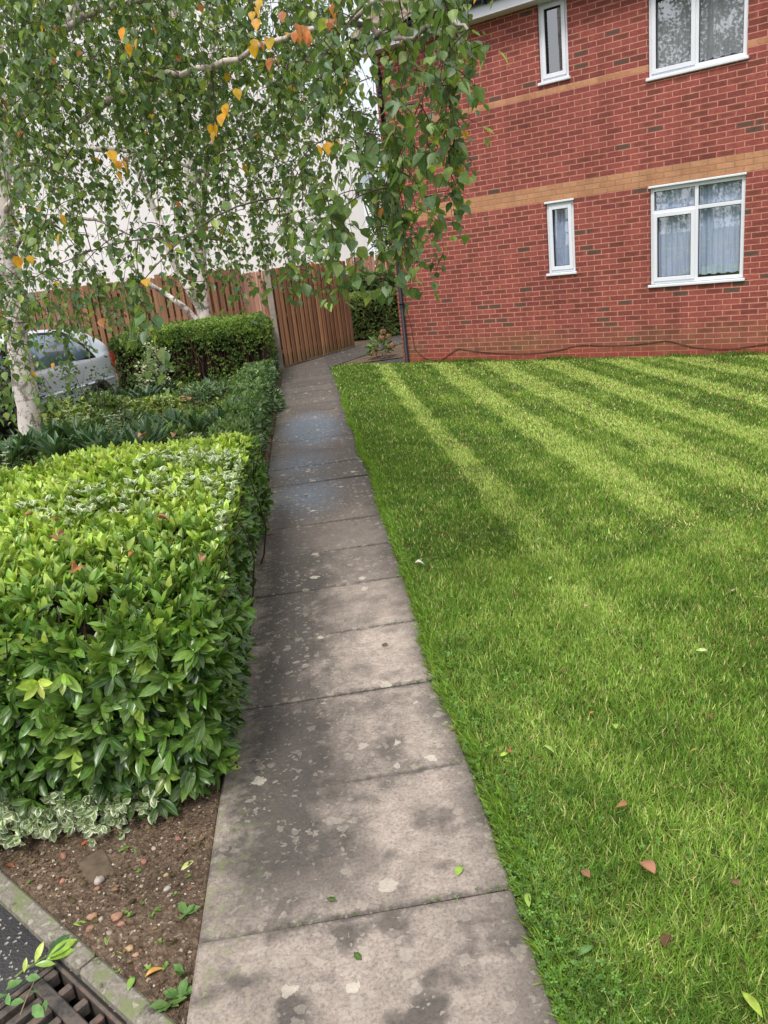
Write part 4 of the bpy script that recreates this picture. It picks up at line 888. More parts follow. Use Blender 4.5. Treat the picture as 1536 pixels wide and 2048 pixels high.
def strand_leaves(mb, tw, P, ln, colr, gap=.027, yellow=.005):
    """leaves alternate down a hanging twig"""
    d = np.concatenate([[0], np.cumsum(np.linalg.norm(np.diff(P, axis=0), axis=1))]); n = max(2, int(d[-1]/gap)); t = np.linspace(.02, 1, n)*d[-1]
    pos = np.stack([np.interp(t, d, P[:, i]) for i in range(3)], 1); a = rng.uniform(0, 6.28)+np.arange(n)*2.4+rng.normal(0, .5, n)
    h = np.stack([np.cos(a), np.sin(a), np.zeros(n)], 1); dr = h*rng.uniform(.25, .9, (n, 1))+A([0, 0, -1.])*rng.uniform(.35, 1.1, (n, 1)); pet = dr/np.linalg.norm(dr, axis=1)[:, None]*.010
    C = A([BIRCHC[k] for k in rng.choice(5, n, p=[.32, .3, .18, .14, .06])])*np.exp(rng.normal(0, .14, (n, 1)))*colr
    yl = rng.uniform(0, 1, n) < yellow; C[yl] = lin(216, 160, 48); og = rng.uniform(0, 1, n) < yellow*.8; C[og] = lin(188, 116, 72)
    k = rng.uniform(0, 1, n) < .5
    s_ = ln*rng.uniform(.5, 1.25, n)
    nr = h*1.0+A([0, 0, .25])+rng.normal(0, .35, (n, 3))
    for tm, kk in ((BIRCH, k), (BIRCH_B, ~k)): mb.scatter(tm, (pos+pet)[kk], dr[kk], nr[kk], s_[kk], C[kk])
    if tw is not None: tw.tube(P, np.linspace(.0022, .0008, len(P)), 3, lin(74, 56, 44), cap=False)
lb_ = MB(); tw_ = MB()
def depth_range(u): return (2.9, 4.2) if u > 640 else (4.2, 7.8)
def mkstrand(u, vt, y0, vb, ln=.050, drift=.24, yl=.005):
    """a drooping twig with short side twigs, joined to the nearest branch"""
    global nodes
    p0 = ypt(u, vt, y0); p1 = ypt(u, vb, y0); L = p0[2]-p1[2]
    if L < .08: return
    dr = rng.normal(0, drift, 2)*L; p1 = A([p0[0]+dr[0], p0[1]+dr[1], p1[2]]); n = max(5, int(L/.09))
    P = bez(p0, A([p0[0]+dr[0]*.9, p0[1]+dr[1]*.9, p0[2]-.15*L]), p1, n); P[:, :2] += np.cumsum(rng.normal(0, .007, (n, 2)), 0)
    j = np.argmin(np.linalg.norm(nodes-p0-A([0, 0, .1]), axis=1)); q_ = nodes[j]; dist = np.linalg.norm(q_-p0)
    if dist > .03:
        mid = (q_+p0)/2+A([0, 0, .22*dist]); C_ = bez(q_, mid, p0, 8); tw_.tube(C_-o1, np.linspace(.0042 if dist > .6 else .0028, .0018, 8), 4, lin(84, 72, 60), cap=False); nodes = np.concatenate([nodes, C_[3:]])
        strand_leaves(lb_, None, C_[3:]-o1, ln, 1., .06, yl)
    strand_leaves(lb_, tw_, P-o1, ln, 1., .042, yl)
    m_ = max(2, int(L/.075)); pos = rng.uniform(0, 1, m_)
    for t_ in pos:
        f_ = t_*(n-1); k_ = min(int(f_), n-2); c_ = P[k_]+(P[k_+1]-P[k_])*(f_-k_); h_ = rdir(1, -.9, .35)[0]; l_ = rng.uniform(.05, .19)
        Q_ = bez(c_, c_+h_*l_*.6, c_+h_*l_*.8+A([0, 0, -.35*l_]), 4); strand_leaves(lb_, tw_, Q_-o1, ln, rng.uniform(.85, 1.15), .034, yl)
for _ in range(430):
    u = rng.uniform(-60, 930)
    if 672 < u < 770 and rng.uniform() < .68: continue
    if u > 770 and rng.uniform() < .62: continue
    a_, b_ = depth_range(u); y0 = rng.uniform(a_, b_); pv_ = np.interp(u, PROF[:, 0], PROF[:, 1])
    if 40 < u < 330 and y0 > 6.8 and rng.uniform() < .3: y0 -= 2.
    
    Lpx = rng.uniform(90, 340)*3.6/y0*1.3
    vb = pv_-rng.exponential(12) if rng.uniform() < .17 else min(pv_, -140+(pv_+150)*rng.uniform(0, 1)**1.25)
    vt = max(vb-Lpx, -260)
    mkstrand(u, vt, y0, vb, drift=.1 if vb > pv_-60 or u > 640 else .34)
for _ in range(26):
    u = rng.uniform(-30, 300); y0 = rng.uniform(4., 8.2); vb = rng.uniform(470, np.interp(u, PROF[:, 0], PROF[:, 1])); mkstrand(u, vb-rng.uniform(110, 220)*5/y0, y0, vb, drift=.2)
for _ in range(250):
    u = rng.uniform(-60, 650); y0 = rng.uniform(4.6, 7.6); vb = rng.uniform(-40, 400); mkstrand(u, max(vb-rng.uniform(90, 300)*4.6/y0, -260), y0, vb, drift=.36)
# the two heavy right-hand sprays that hang in front of the brick wall
for _ in range(16):
    u = rng.choice([815, 905, 870, 785], p=[.25, .35, .2, .2])+rng.normal(0, 14); y0 = rng.uniform(2.9, 3.5); pv_ = np.interp(u, PROF[:, 0], PROF[:, 1])
    vb = rng.uniform(120, pv_); mkstrand(u, vb-rng.uniform(120, 260), y0, vb, .058, .08)
for u, vb in ((655, 605), (648, 560), (560, 598), (800, 600), (790, 560), (838, 545), (268, 780), (275, 720), (890, 470), (880, 430)):
    mkstrand(u, vb-rng.uniform(160, 240), rng.uniform(3., 3.4), vb, .057, .05)
for u, v, k in ((520, 70, 5), (530, 95, 4), (655, 25, 5), (592, 52, 4), (618, 66, 3), (445, 200, 4), (425, 258, 3), (655, 288, 5), (250, 76, 3), (675, 145, 3), (236, 330, 4), (40, 485, 2), (105, 448, 2), (500, 12, 3)):
    p_ = ypt(u, v, 3.3)-o1+rng.normal(0, .025, (k, 3)); cc = lin(222, 166, 46) if rng.uniform() < .6 else lin(196, 124, 78)
    h_ = rdir(k, -.2, .2); lb_.scatter(BIRCH, p_, h_*.4+A([0, 0, -1.]), h_+A([0, -.6, .2]), rng.uniform(.038, .054, k), vary(cc, k, .12)); tw_.tube(bez(p_[0]+A([.02, .05, .35]), p_[0]+A([.01, .02, .2]), p_[-1], 5), [.002, .0018, .0015, .0012, .001], 3, lin(84, 66, 52), cap=False)
lb_.build('crown', M_BIRCH, bt, smooth=True); tw_.build('twigs', M_TWIG, bt)

b2 = empty('birch_tree', (-2.15, 17.3, -.03)); tag(b2, 'multi stemmed silver birch with white bark rising behind the box hedge', 'tree', 'silver birches'); o2 = A([-2.15, 17.3, -.03])
b = MB(); yb = 17.3
base = ypt(410, 640, yb); TT = [(base[0]-.02, yb, -.1), tuple(base)]+[tuple(ypt(u, v, yb)) for u, v in ((403, 590), (401, 540), (398, 500), (388, 430), (383, 380), (376, 300), (366, 200), (350, 60), (340, -80))]
P_, R_ = knobby(TT, .17, .06, 36); b.tube(P_-o2, R_, 12, WB); n2 = [P_[18:]]
for L, r0_, r1_ in (([(399, 505), (404, 450), (406, 410), (410, 300), (420, 150), (440, 0)], .08, .03), ([(398, 612), (380, 578), (357, 542), (335, 490), (318, 440), (296, 390), (260, 300), (220, 180), (180, 60)], .10, .03), ([(392, 640), (368, 615), (340, 594), (325, 584), (290, 560), (250, 520), (200, 470)], .07, .02), ([(383, 380), (430, 300), (500, 230), (560, 190)], .05, .015), ([(376, 300), (330, 200), (290, 120), (250, 40)], .05, .015)):
    P_, R_ = knobby([tuple(ypt(u, v, yb+rng.normal(0, .15)*(k > 0))) for k, (u, v) in enumerate(L)], r0_, r1_, 22); b.tube(P_-o2, R_, 8, WB); n2.append(P_[8:])
b.build('trunk', M_BARK, b2, smooth=True)
n2 = np.concatenate(n2); lb2 = MB(); tw2 = MB()
for _ in range(430):
    u = rng.uniform(20, 720); y0 = rng.uniform(15.6, 19.); vb = rng.uniform(-220, 470-.25*abs(u-380)); p1 = ypt(u, vb, y0); L = rng.uniform(.5, 1.5); p0 = p1+A([rng.normal(0, .08), rng.normal(0, .08), L])
    t = np.linspace(0, 1, 6)[:, None]; P = p0*(1-t)+p1*t; P[:, :2] += np.cumsum(rng.normal(0, .03, (6, 2)), 0); j = np.argmin(np.linalg.norm(n2-p0, axis=1)); q_ = n2[j]; mid = (q_+p0)/2+A([0, 0, .25])
    C_ = bez(q_, mid, p0, 6); tw2.tube(C_-o2, np.linspace(.008, .003, 6), 3, lin(110, 92, 80), cap=False); strand_leaves(lb2, tw2, P-o2, .06, 1.05, .05); strand_leaves(lb2, None, C_[3:]-o2, .06, 1.05, .1)
lb2.build('crown', M_BIRCH, b2, smooth=True); tw2.build('twigs', M_TWIG, b2)

# other trees and shrubs
def bushy(name, base, blobs, leaf_n, ln, cols, label, cat='tree', trunk=None, group=None, tmpl=OVAL, sr=1.):
    e = empty(name, tuple(base)); tag(e, label, cat, group); B0 = A(base, float)
    b = MB(); top = max(z+r for _, _, z, r in blobs)
    if trunk:
        b.tube(smoothline([(0, 0, -.1), (trunk*.3, .1, top*.4), (-trunk*.3, 0, top*.85)], 10), np.linspace(trunk, trunk*.25, 10), 8, lin(70, 58, 46))
    for x, y, z, r in blobs:
        for _ in range(8):
            d = rdir(1)[0]; b.tube([(x*.25, y*.25, z*.55), (x*.7, y*.7, z*.9), tuple(A([x, y, z])+d*r*.8)], A([.03, .02, .006])*sr, 4, lin(70, 58, 46), cap=False)
    b.build('trunk' if trunk else 'stems', M_TWIG, e)
    b = MB(); w_ = A([r**2 for *_, r in blobs]); w_ /= w_.sum()
    for (x, y, z, r), wt in zip(blobs, w_):
        ns = max(3, int(leaf_n*wt/14)); d = rdir(ns); rad = r*rng.uniform(.45, 1.08, ns)**.6*(1+.16*wob(d[:, 0]*3+x, d[:, 2]*3+z, 1.5)); cpos = A([x, y, z])+d*rad[:, None]
        k = np.repeat(np.arange(ns), 14); P = cpos[k]+rng.normal(0, r*.085+.03, (len(k), 3)); f = np.clip(rng.normal(.42, .26, ns), 0, 1)[k][:, None]
        b.scatter(tmpl, P, rdir(len(k), -.9, .5), rdir(len(k), -.1, 1.), ln*rng.uniform(.6, 1.25, len(k)), (cols[0]+(cols[1]-cols[0])*f)*np.exp(rng.normal(0, .15, (len(k), 1))))
    b.build('crown' if trunk else 'foliage', M_LEAF, e); return e
DG = (lin(40, 58, 34), lin(118, 140, 70))
bushy('ivy_tree', (3.1, 24.6, 0), [(-.25, 0, 2.6, .5), (-.1, .1, 3.4, .55), (.1, 0, 4.1, .5), (.5, 0, 2.8, .7), (.6, .2, 3.8, .6), (.0, 0, 1.8, .6)], 11000, .08, DG, 'dark ivy covered tree in the gap between the white building and brick house', trunk=.12)
bushy('pine_tree', (3.6, 34., 0), [(-.5, 0, 6.2, .7), (-.2, 0, 7.1, .6), (-.9, 0, 5.4, .8), (.3, 0, 6.4, .7), (-.3, 0, 5.0, 1.)], 3000, .12, (lin(50, 62, 44), lin(112, 122, 84)), 'distant sparse dark tree top against the sky beside the downpipe', trunk=.14)
bushy('evergreen_shrub', (-4.2, 10.3, 0), [(0, 0, .5, .55), (.45, -.2, .4, .45), (-.5, 0, .6, .6), (.2, .2, .9, .4)], 7000, .07, (lin(18, 28, 16), lin(54, 72, 40)), 'dark shaded evergreen shrub left of the birch trunk', 'shrub')
bushy('twiggy_shrub', (-2.55, 9.6, 0), [(0, 0, .55, .3), (.3, .1, .5, .28), (-.25, 0, .75, .3), (.15, 0, .8, .2)], 420, .045, (lin(28, 40, 28), lin(96, 120, 70)), 'wiry small leaved shrub in front of the silver car', 'shrub', sr=.16)
bushy('variegated_bush', (-2.42, 12.6, 0), [(0, 0, .55, .22), (.05, 0, .85, .16), (-.05, 0, .3, .25)], 900, .05, (lin(120, 140, 96), lin(214, 218, 190)), 'pale variegated bush between the car and the box hedge', 'shrub', sr=.3)
# the two trees mirrored in the upstairs windows
bushy('garden_tree', (-9.4, .4, 0), [(0, 0, 6., 1.4), (.9, .6, 7.4, 1.5), (-.9, -.4, 7.8, 1.3), (.1, 0, 9., 1.4), (1., -.6, 5.2, 1.1)], 5200, .13, (lin(44, 60, 36), lin(96, 116, 62)), 'leafy tree across the car park mirrored in the upstairs windows', trunk=.2)
bushy('garden_tree', (-13.2, 1.4, 0), [(0, 0, 6.6, 1.7), (1.2, .5, 8.2, 1.6), (-1., 0, 8.8, 1.5), (.4, 0, 10.2, 1.4), (-.4, -1., 5.4, 1.4)], 5600, .14, (lin(44, 60, 36), lin(96, 116, 62)), 'taller leafy tree further across the car park, behind the other', trunk=.24)

# hydrangea by the house corner
hy = empty('hydrangea', (1.42, 15.35, 0)); tag(hy, 'hydrangea with dried brown flower heads at the house corner', 'plant')
b = MB(); n = 90; d = rdir(n, .0, 1.); b.scatter(OVAL, d*A([.22, .2, .3])*rng.uniform(.5, 1.1, (n, 1))+A([0, 0, .08]), d+A([0, 0, -.2]), rdir(n, .3, 1.), rng.uniform(.09, .15, n), vary(lin(104, 142, 74), n, .2)); b.build('leaves', M_STRAP, hy, smooth=True)
for k, (x, y, z) in enumerate(((.02, -.1, .36), (.17, 0, .36), (-.12, 0, .2), (.2, -.12, .2), (-.16, -.1, .08), (.08, .05, .46))):
    b = MB(); d = rdir(120, -.4, 1.); b.scatter(OVAL, A([x, y, z])+d*.062, np.cross(d, rdir(120)), d, .03, vary(lin(158, 116, 96), 120, .25)); b.tube([(x*.3, y*.3, 0), (x, y, z)], [.006, .004], 5, lin(96, 70, 50)); b.build('flower_head', M_DRY, hy)

# ------------------------------------------------------------------ parked car (silver hatchback behind the planting)
car = empty('parked_car', (-3.70, 13.0, -.07), math.radians(-109.5)); tag(car, 'silver hatchback parked behind the left hand planting, tail towards the box hedge', 'car')
# local x runs from the tail to the nose, y to the car's left (our side is +y)
M, t, b = mat('silver_paint'); q = NT(t); b.inputs['Base Color'].default_value = (*lin(206, 214, 226), 1); b.inputs['Metallic'].default_value = .3; b.inputs['Roughness'].default_value = .32; b.inputs['Coat Weight'].default_value = .6; b.inputs['Coat Roughness'].default_value = .05; M_CAR = M
M_CGL = simplemat('car_glass', lin(104, 128, 146), .05, 0, 0, spec=1.); M_RUB = simplemat('tyre_rubber', lin(26, 26, 27), .85); M_ALLOY = simplemat('alloy_rim', lin(150, 152, 156), .35, .7)  # car glass base lightened to blue-grey: reflected sky painted into its colour
stn = A([0, .06, .2, .5, .9, 1.4, 2., 2.5, 2.9, 3.3, 3.7, 3.92, 4.])
wid = A([.60, .74, .80, .83, .84, .845, .845, .84, .83, .81, .76, .68, .56])
roofz = A([.98, 1.06, 1.22, 1.38, 1.44, 1.47, 1.46, 1.38, 1.16, .98, .90, .80, .66])
belt = A([.93, .96, .97, .96, .95, .94, .93, .92, .91, .88, .83, .74, .62])
b = MB(); rows_ = []
for i in range(len(stn)):
    w_ = wid[i]; rz = max(roofz[i], belt[i]+.004); tw = w_*(1-.27*min(1, (rz-belt[i])/.5))
    prof = [(.0, .2), (w_*.8, .2), (w_*.97, .28), (w_, .5), (w_*1.0, .7), (w_*.985, belt[i]-.02), (w_*.955, belt[i]), ((w_*.955+tw)/2+.012, (belt[i]+rz)/2), (tw, rz-.05*min(1, (rz-belt[i])*6)), (tw*.8, rz-.012), (0., rz)]
    rows_.append([(stn[i], y_, z_) for y_, z_ in prof]+[(stn[i], -y_, z_) for y_, z_ in prof[::-1][1:-1]])
k = len(rows_[0]); V = A(rows_).reshape(-1, 3); F = []
for i in range(len(stn)-1):
    for j in range(k): F.append((i*k+j, (i+1)*k+j, (i+1)*k+(j+1) % k, i*k+(j+1) % k))
F += [tuple(range(k)), tuple(range(len(V)-1, len(V)-k-1, -1))]
b.add(V, F); cb_ = b.build('body', M_CAR, car, smooth=True)
ss = cb_.modifiers.new('sub', 'SUBSURF'); ss.levels = 2; ss.render_levels = 2
def bodyy(x, z):
    w_ = np.interp(x, stn, wid); be = np.interp(x, stn, belt); rz = np.interp(x, stn, roofz); f_ = np.clip((z-be)/max(rz-be, .01), 0, 1); return w_*.955*(1-f_)+w_*(1-.27*min(1, (rz-be)/.5))*f_+.012
def sideglass(name, P, m, off=.012, s=1):
    b = MB(); c_ = np.mean(P, 0); pts = [(x, s*(bodyy(x, z)+off), z) for x, z in P]+[(c_[0], s*(bodyy(*c_)+off+.004), c_[1])]; n = len(P)
    b.add(pts, A([(i, (i+1) % n, n) for i in range(n)])); o = b.build(name, m, car, smooth=True); sm = o.modifiers.new('t', 'SOLIDIFY'); sm.thickness = .006; return o
for s in (1, -1):
    sideglass('window_trim', [(.60, .945), (.72, 1.16), (1.05, 1.385), (1.6, 1.42), (2.2, 1.38), (2.75, 1.10), (2.86, .93)], M_RUB, .004, s)
    sideglass('window', [(.70, .98), (.80, 1.14), (1.08, 1.34), (1.12, 1.34), (1.12, .965)], M_CGL, .012, s)
    sideglass('window', [(1.18, .965), (1.18, 1.355), (1.6, 1.385), (2.15, 1.345), (2.66, 1.09), (2.76, .955)], M_CGL, .012, s)
    b = MB(); M2 = A([(x, s*(np.interp(x, stn, wid)+.004), z) for x, z in ((.03, .70), (.16, .72), (.22, .98), (.10, .99), (.02, .9))]); M2[0, 1] = s*.70; M2[4, 1] = s*.66; M2[3, 1] = s*.78
    b.add(np.concatenate([M2, [M2.mean(0)+A([-.03, s*.03, 0])]]), A([(i, (i+1) % 5, 5) for i in range(5)])); o = b.build('tail_light', simplemat('red_lens', lin(170, 62, 48), .2), car); sm = o.modifiers.new('t', 'SOLIDIFY'); sm.thickness = .01
    b = MB(); b.tube([(x, s*(np.interp(x, stn, wid)+.006), .60) for x in np.linspace(.25, 3.6, 14)], .018, 6); b.build('side_moulding', M_CAR, car)
    b = MB(); b.box(1.3, 1.52, s*.85-.015, s*.85+.015, .80, .83, ch=.006); b.build('door_handle', M_CAR, car)
    for wx in (.72, 3.2):
        b = MB(); a_ = np.linspace(0, 1, 3); yo = s*.80
        ring_ = [(.17, -.02), (.24, -.08), (.30, -.085), (.315, -.05), (.315, .05), (.30, .085), (.24, .08), (.17, .02)]
        Vv = []; nn = 32
        for q_ in range(nn):
            an = q_/nn*2*math.pi
            for rr, yy in ring_: Vv.append((wx+rr*math.cos(an), yo+yy, .315+rr*math.sin(an)))
        kk = len(ring_); b.add(Vv, A([(i*kk+j, ((i+1) % nn)*kk+j, ((i+1) % nn)*kk+(j+1) % kk, i*kk+(j+1) % kk) for i in range(nn) for j in range(kk)])); wh = b.build('wheel', M_RUB, car, smooth=True)
        b = MB(); 
        for q_ in range(5):
            an = q_/5*2*math.pi; b.tube([(wx, yo+s*.05, .315), (wx+.2*math.cos(an), yo+s*.07, .315+.2*math.sin(an))], [.04, .025], 6)
        b.tube([(wx, yo+s*.02, .315), (wx, yo+s*.075, .315)], .06, 14); b.build('rim', M_ALLOY, wh)
b = MB(); b.box(-.05, .14, -.66, .66, .27, .55, ch=.05); b.build('bumper', M_CAR, car)
b = MB(); b.add([(.075, -.58, 1.02), (.075, .58, 1.02), (.36, .50, 1.30), (.36, -.50, 1.30)], A([(0, 1, 2, 3)])); o = b.build('rear_window', M_CGL, car); o.location = (-.02, 0, .04)

# ------------------------------------------------------------------ kerb, drain grate, soil details at the lower left
K0 = gpt(360, 2048, 0.)[:2]; K1 = gpt(0, 1735, 0.)[:2]; kd = (K1-K0)/np.linalg.norm(K1-K0); kn = A([-kd[1], kd[0]]); kn = kn if kn[0] < 0 else -kn
ka = math.atan2(kd[1], kd[0]); KW = .062
M, t, b = mat('kerb_concrete'); q = NT(t); p = q.pos()
c = q.mix(1., tuple(lin(138, 131, 120)), q.ramp(q.noise(p, 80., 5., .7), [(.25, .45), (.75, 1.4)]), 'MULTIPLY')
c = q.mix(q.ramp(q.noise(p, 16., 4., .6), [(.5, 0.), (.6, .75)]), c, tuple(lin(118, 128, 82)))
c = q.mix(q.ramp(q.noise(p, 11., 4., .7), [(.58, 0.), (.66, .8)]), c, tuple(lin(64, 58, 54)))
k1, _k = spots(13., .3, .45); k2, _k = spots(40., .4, .45); nk = q.noise(p, 120., 3.)
c = q.mix(q.m('MULTIPLY', k2, .6), c, tuple(lin(176, 170, 154))); c = q.mix(q.m('MULTIPLY', k1, q.m('MULTIPLY_ADD', nk, .7, .35)), c, tuple(lin(206, 200, 186)))
q.set(b.inputs['Base Color'], c); b.inputs['Roughness'].default_value = .92; q.set(b.inputs['Normal'], q.bump(q.noise(p, 80., 5., .7), .7, .008)); M_KERB = M
jt = gpt(190, 1905, 0.)[:2]; tj = float((jt-K0)@kd)
for a0, a1, lb in ((-1.0, tj-.004, 'mossy lichen spotted kerb stone running to the path corner'), (tj+.004, tj+.92, 'grey kerb stone between the asphalt and bare soil'), (tj+.928, tj+1.84, 'kerb stone further along the laurel hedge front'), (tj+1.848, tj+2.76, 'far kerb stone beside the laurel hedge end')):
    b = MB(); o_ = K0+kd*a0; L = a1-a0
    Mx = Matrix.Translation((0, 0, 0)); b.box(0, L, -KW if (A([-math.sin(ka), math.cos(ka)])@kn) < 0 else 0, 0 if (A([-math.sin(ka), math.cos(ka)])@kn) < 0 else KW, -.15, .0, ch=.009)
    tag(b.build('kerb_stone', M_KERB, loc=(o_[0], o_[1], -.004), rotz=ka), lb, 'kerb stone', 'kerb stones')
# grate: local x along the kerb (away from the path), local y away from the kerb into the road
g0 = gpt(285, 2040, -.034)[:2]; g1 = gpt(122, 1912, -.034)[:2]
tg0 = float((g0-K0)@kd); tg1 = float((g1-K0)@kd)
go = K0+kd*tg1+kn*(KW+.006); sx_ = -kd
ga = math.atan2(sx_[1], sx_[0]); GL = .46; GD = .42; sgn = 1. if (A([-math.sin(ga), math.cos(ga)])@kn) > 0 else -1.
gr_ = empty('drain_grate', (go[0], go[1], -.036), ga); tag(gr_, 'rusty cast iron drain grate in the asphalt against the kerb', 'drain grate')
M, t, b = mat('cast_iron'); q = NT(t); p = q.pos(); n1 = q.noise(p, 22., 5., .65)
c = q.ramp(n1, [(.3, lin(58, 56, 56)), (.5, lin(98, 90, 84)), (.66, lin(118, 100, 88))]); c = q.mix(q.ramp(q.noise(p, 7., 3.), [(.62, 0.), (.7, .8)]), c, tuple(lin(152, 104, 86)))
q.set(b.inputs['Base Color'], c); b.inputs['Roughness'].default_value = .6; b.inputs['Metallic'].default_value = .3; q.set(b.inputs['Normal'], q.bump(q.noise(p, 60., 5.), .5, .006)); M_IRON = M
def gbox(b, x0, x1, y0, y1, z0, z1, ch=.005): b.box(x0, x1, min(sgn*y0, sgn*y1), max(sgn*y0, sgn*y1), z0, z1, ch=ch)
b = MB(); gbox(b, 0, GL, 0, .013, -.06, .004); gbox(b, 0, .016, .0135, GD, -.06, .004); gbox(b, GL-.016, GL, .0135, GD, -.06, .004); gbox(b, .0165, GL-.0165, GD-.016, GD, -.06, .004); b.build('frame', M_IRON, gr_)
b = MB(); gbox(b, .022, GL-.022, .054, .088, -.04, .003, .004)
for k in range(6): x = .022+k*(GL-.066)/5; gbox(b, x, x+.022, .018, .0535, -.04, .002, .004)
for k in range(9): x = .022+k*(GL-.068)/8; gbox(b, x, x+.024, .0885, GD-.02, -.04, .003, .005)
b.build('bars', M_IRON, gr_)
M_SUMP = simplemat('gully_wall', lin(34, 28, 24), .8, 0, 20., .4)
b = MB(); gbox(b, -.02, 0, -.02, GD+.02, -.45, -.001, 0); gbox(b, GL, GL+.02, -.02, GD+.02, -.45, -.001, 0); gbox(b, .0001, GL-.0001, -.02, 0, -.45, -.001, 0); gbox(b, .0001, GL-.0001, GD, GD+.02, -.45, -.001, 0); gbox(b, .0002, GL-.0002, .0002, GD-.0002, -.47, -.40, 0); b.build('gully', M_SUMP, gr_)
b = MB(); hx0, hx1, hy0, hy1 = -.004, GL+.004, min(0, sgn*GD)-.004, max(0, sgn*GD)+.004; E_ = 500
I4 = [(hx0, hy0, 0), (hx1, hy0, 0), (hx1, hy1, 0), (hx0, hy1, 0)]; O4 = [(-E_, -E_, 0), (E_, -E_, 0), (E_, E_, 0), (-E_, E_, 0)]
b.add(I4+O4, A([(4+k, 4+(k+1) % 4, (k+1) % 4, k) for k in range(4)])); b.build('ground', M_ASPH, loc=(go[0], go[1], -.036), rotz=ga)['kind'] = 'structure'

M_STONE = vcolmat('pebble', .8, 40., .3, .3)
def pebble(u, v, r, col, label, flat=.6):
    P = gpt(u, v, -.03); b = MB(); n1_, n2_ = 8, 6; V = []
    for i in range(n2_+1):
        for j in range(n1_):
            th, ph = math.pi*i/n2_, 2*math.pi*j/n1_; d = A([math.sin(th)*math.cos(ph), math.sin(th)*math.sin(ph)*.75, math.cos(th)*flat]); V.append(d*r*(1+.12*math.sin(3*ph+u)+.1*math.cos(2*th+v)))
    F = [(i*n1_+j, i*n1_+(j+1) % n1_, (i+1)*n1_+(j+1) % n1_, (i+1)*n1_+j) for i in range(n2_) for j in range(n1_)]
    b.add(V, A(F), lin(*[c*.5+.5*m_ for c, m_ in zip(col, (140, 126, 112))])); tag(b.build('stone', M_STONE, smooth=True, loc=(P[0], P[1], -.013+r*flat*.45), rotz=rng.uniform(0, 6)), label, 'stone', 'stones on the bare soil')
for a_ in ((188, 1845, .016, (176, 128, 92), 'tan pebble nearest the kerb in the cluster of three'), (205, 1848, .010, (186, 178, 164), 'pale grey pebble beside the tan one'), (237, 1846, .019, (190, 126, 98), 'flat pinkish orange stone beside a green seedling'), (183, 1868, .014, (160, 108, 76), 'brown pebble below the tan one by the kerb'), (246, 1859, .012, (188, 118, 96), 'small salmon stone just under the flat orange one'), (201, 1772, .020, (196, 188, 184), 'angular pale grey stone chip in the middle of the soil'), (262, 1909, .014, (206, 164, 110), 'rounded yellow tan pebble by fallen green leaves'), (275, 1921, .010, (184, 132, 96), 'small tan pebble near the yellow one'), (83, 1785, .011, (190, 176, 166), 'whitish pebble near the kerb upper part'), (128, 1772, .012, (186, 112, 84), 'orange pebble left of the embedded grey brick'), (310, 1707, .010, (200, 176, 160), 'pale pink pebble under the hedge edge'), (197, 1787, .010, (168, 104, 76), 'rust coloured pebble below the grey chip'), (130, 1722, .016, (168, 96, 76), 'red brick fragment near the variegated leaves'), (337, 1788, .012, (190, 188, 186), 'light grey chip near the path edge'), (335, 1760, .010, (210, 176, 120), 'small yellow pebble by the path edge'), (222, 1877, .011, (176, 160, 140), 'dull pebble in the lower soil'), (357, 1686, .012, (160, 92, 74), 'reddish stone at the hedge foot near the path'), (290, 1734, .014, (150, 84, 66), 'narrow red brick chip in the upper soil')):
    pebble(*a_)
P = gpt(195, 1740, -.03); b = MB(); b.box(-.05, .05, -.07, .07, -.02, .012, lin(98, 84, 70), ch=.012); tag(b.build('brick', vcolmat('old_brick', .9, 24., .5, .6), loc=(P[0], P[1], -.019), rotz=.5), 'grey weathered brick embedded in the soil under the hedge', 'brick')
# fine gravel (stuff)
b = MB(); n = 4200; y = rng.uniform(1.55, 2.6, n); x = rng.uniform(-1.3, -.54, n); k = x > kx(y)+.02; x, y = x[k], y[k]; n = len(x)
oc_ = A([(1, 0, 0), (-1, 0, 0), (0, 1, 0), (0, -1, 0), (0, 0, .7), (0, 0, -.7)], float); PEB = (oc_, [A([(0, 2, 4), (2, 1, 4), (1, 3, 4), (3, 0, 4), (2, 0, 5), (1, 2, 5), (3, 1, 5), (0, 3, 5)])], np.zeros((6, 2)), None)
cc = A([lin(*k) for k in ((112, 94, 76), (88, 70, 55), (160, 146, 128), (128, 98, 80), (72, 60, 50), (190, 180, 164))])[rng.choice(6, n, p=[.3, .3, .1, .12, .14, .04])]
b.scatter(PEB, np.stack([x, y, np.full(n, -.012)], 1), rdir(n, -.2, .2), rdir(n, .4, 1), rng.uniform(.0015, .0055, n)*rng.choice([1, 1, 1.6], n), cc)
tag(b.build('gravel', M_STONE), 'fine gravel scattered over the bare soil by the kerb', 'gravel', kind='stuff')
sl_ = 'tiny green seedling growing in the bare soil'
for u, v in ((290, 1813), (307, 1845), (378, 1765), (320, 1895), (300, 1950), (352, 1800), (255, 1837), (262, 1842), (60, 1777), (320, 1830), (280, 1754), (335, 1945), (240, 1955), (185, 1870)):
    P = gpt(u, v, -.03); clump(P[0], P[1], -.014, 'w', sl_, 5, .013, None, 'seedlings in the bare soil')
for u, v, lb in ((372, 1835, 'long leaved weed at the path edge by the soil'), (368, 1950, 'broad leaved weed rooted against the path edge'), (362, 2000, 'lowest weed in the corner of path and kerb'), (340, 2015, 'flat weed beside the kerb corner'), (350, 1625, 'green weed under the hedge at the path edge'), (300, 1640, 'long green leaves of a weed at the hedge foot')):
    P = gpt(u, v, -.02); clump(P[0], P[1], -.012, 'w', lb, 9, .042, lin(96, 128, 68), 'weeds along the path edge')

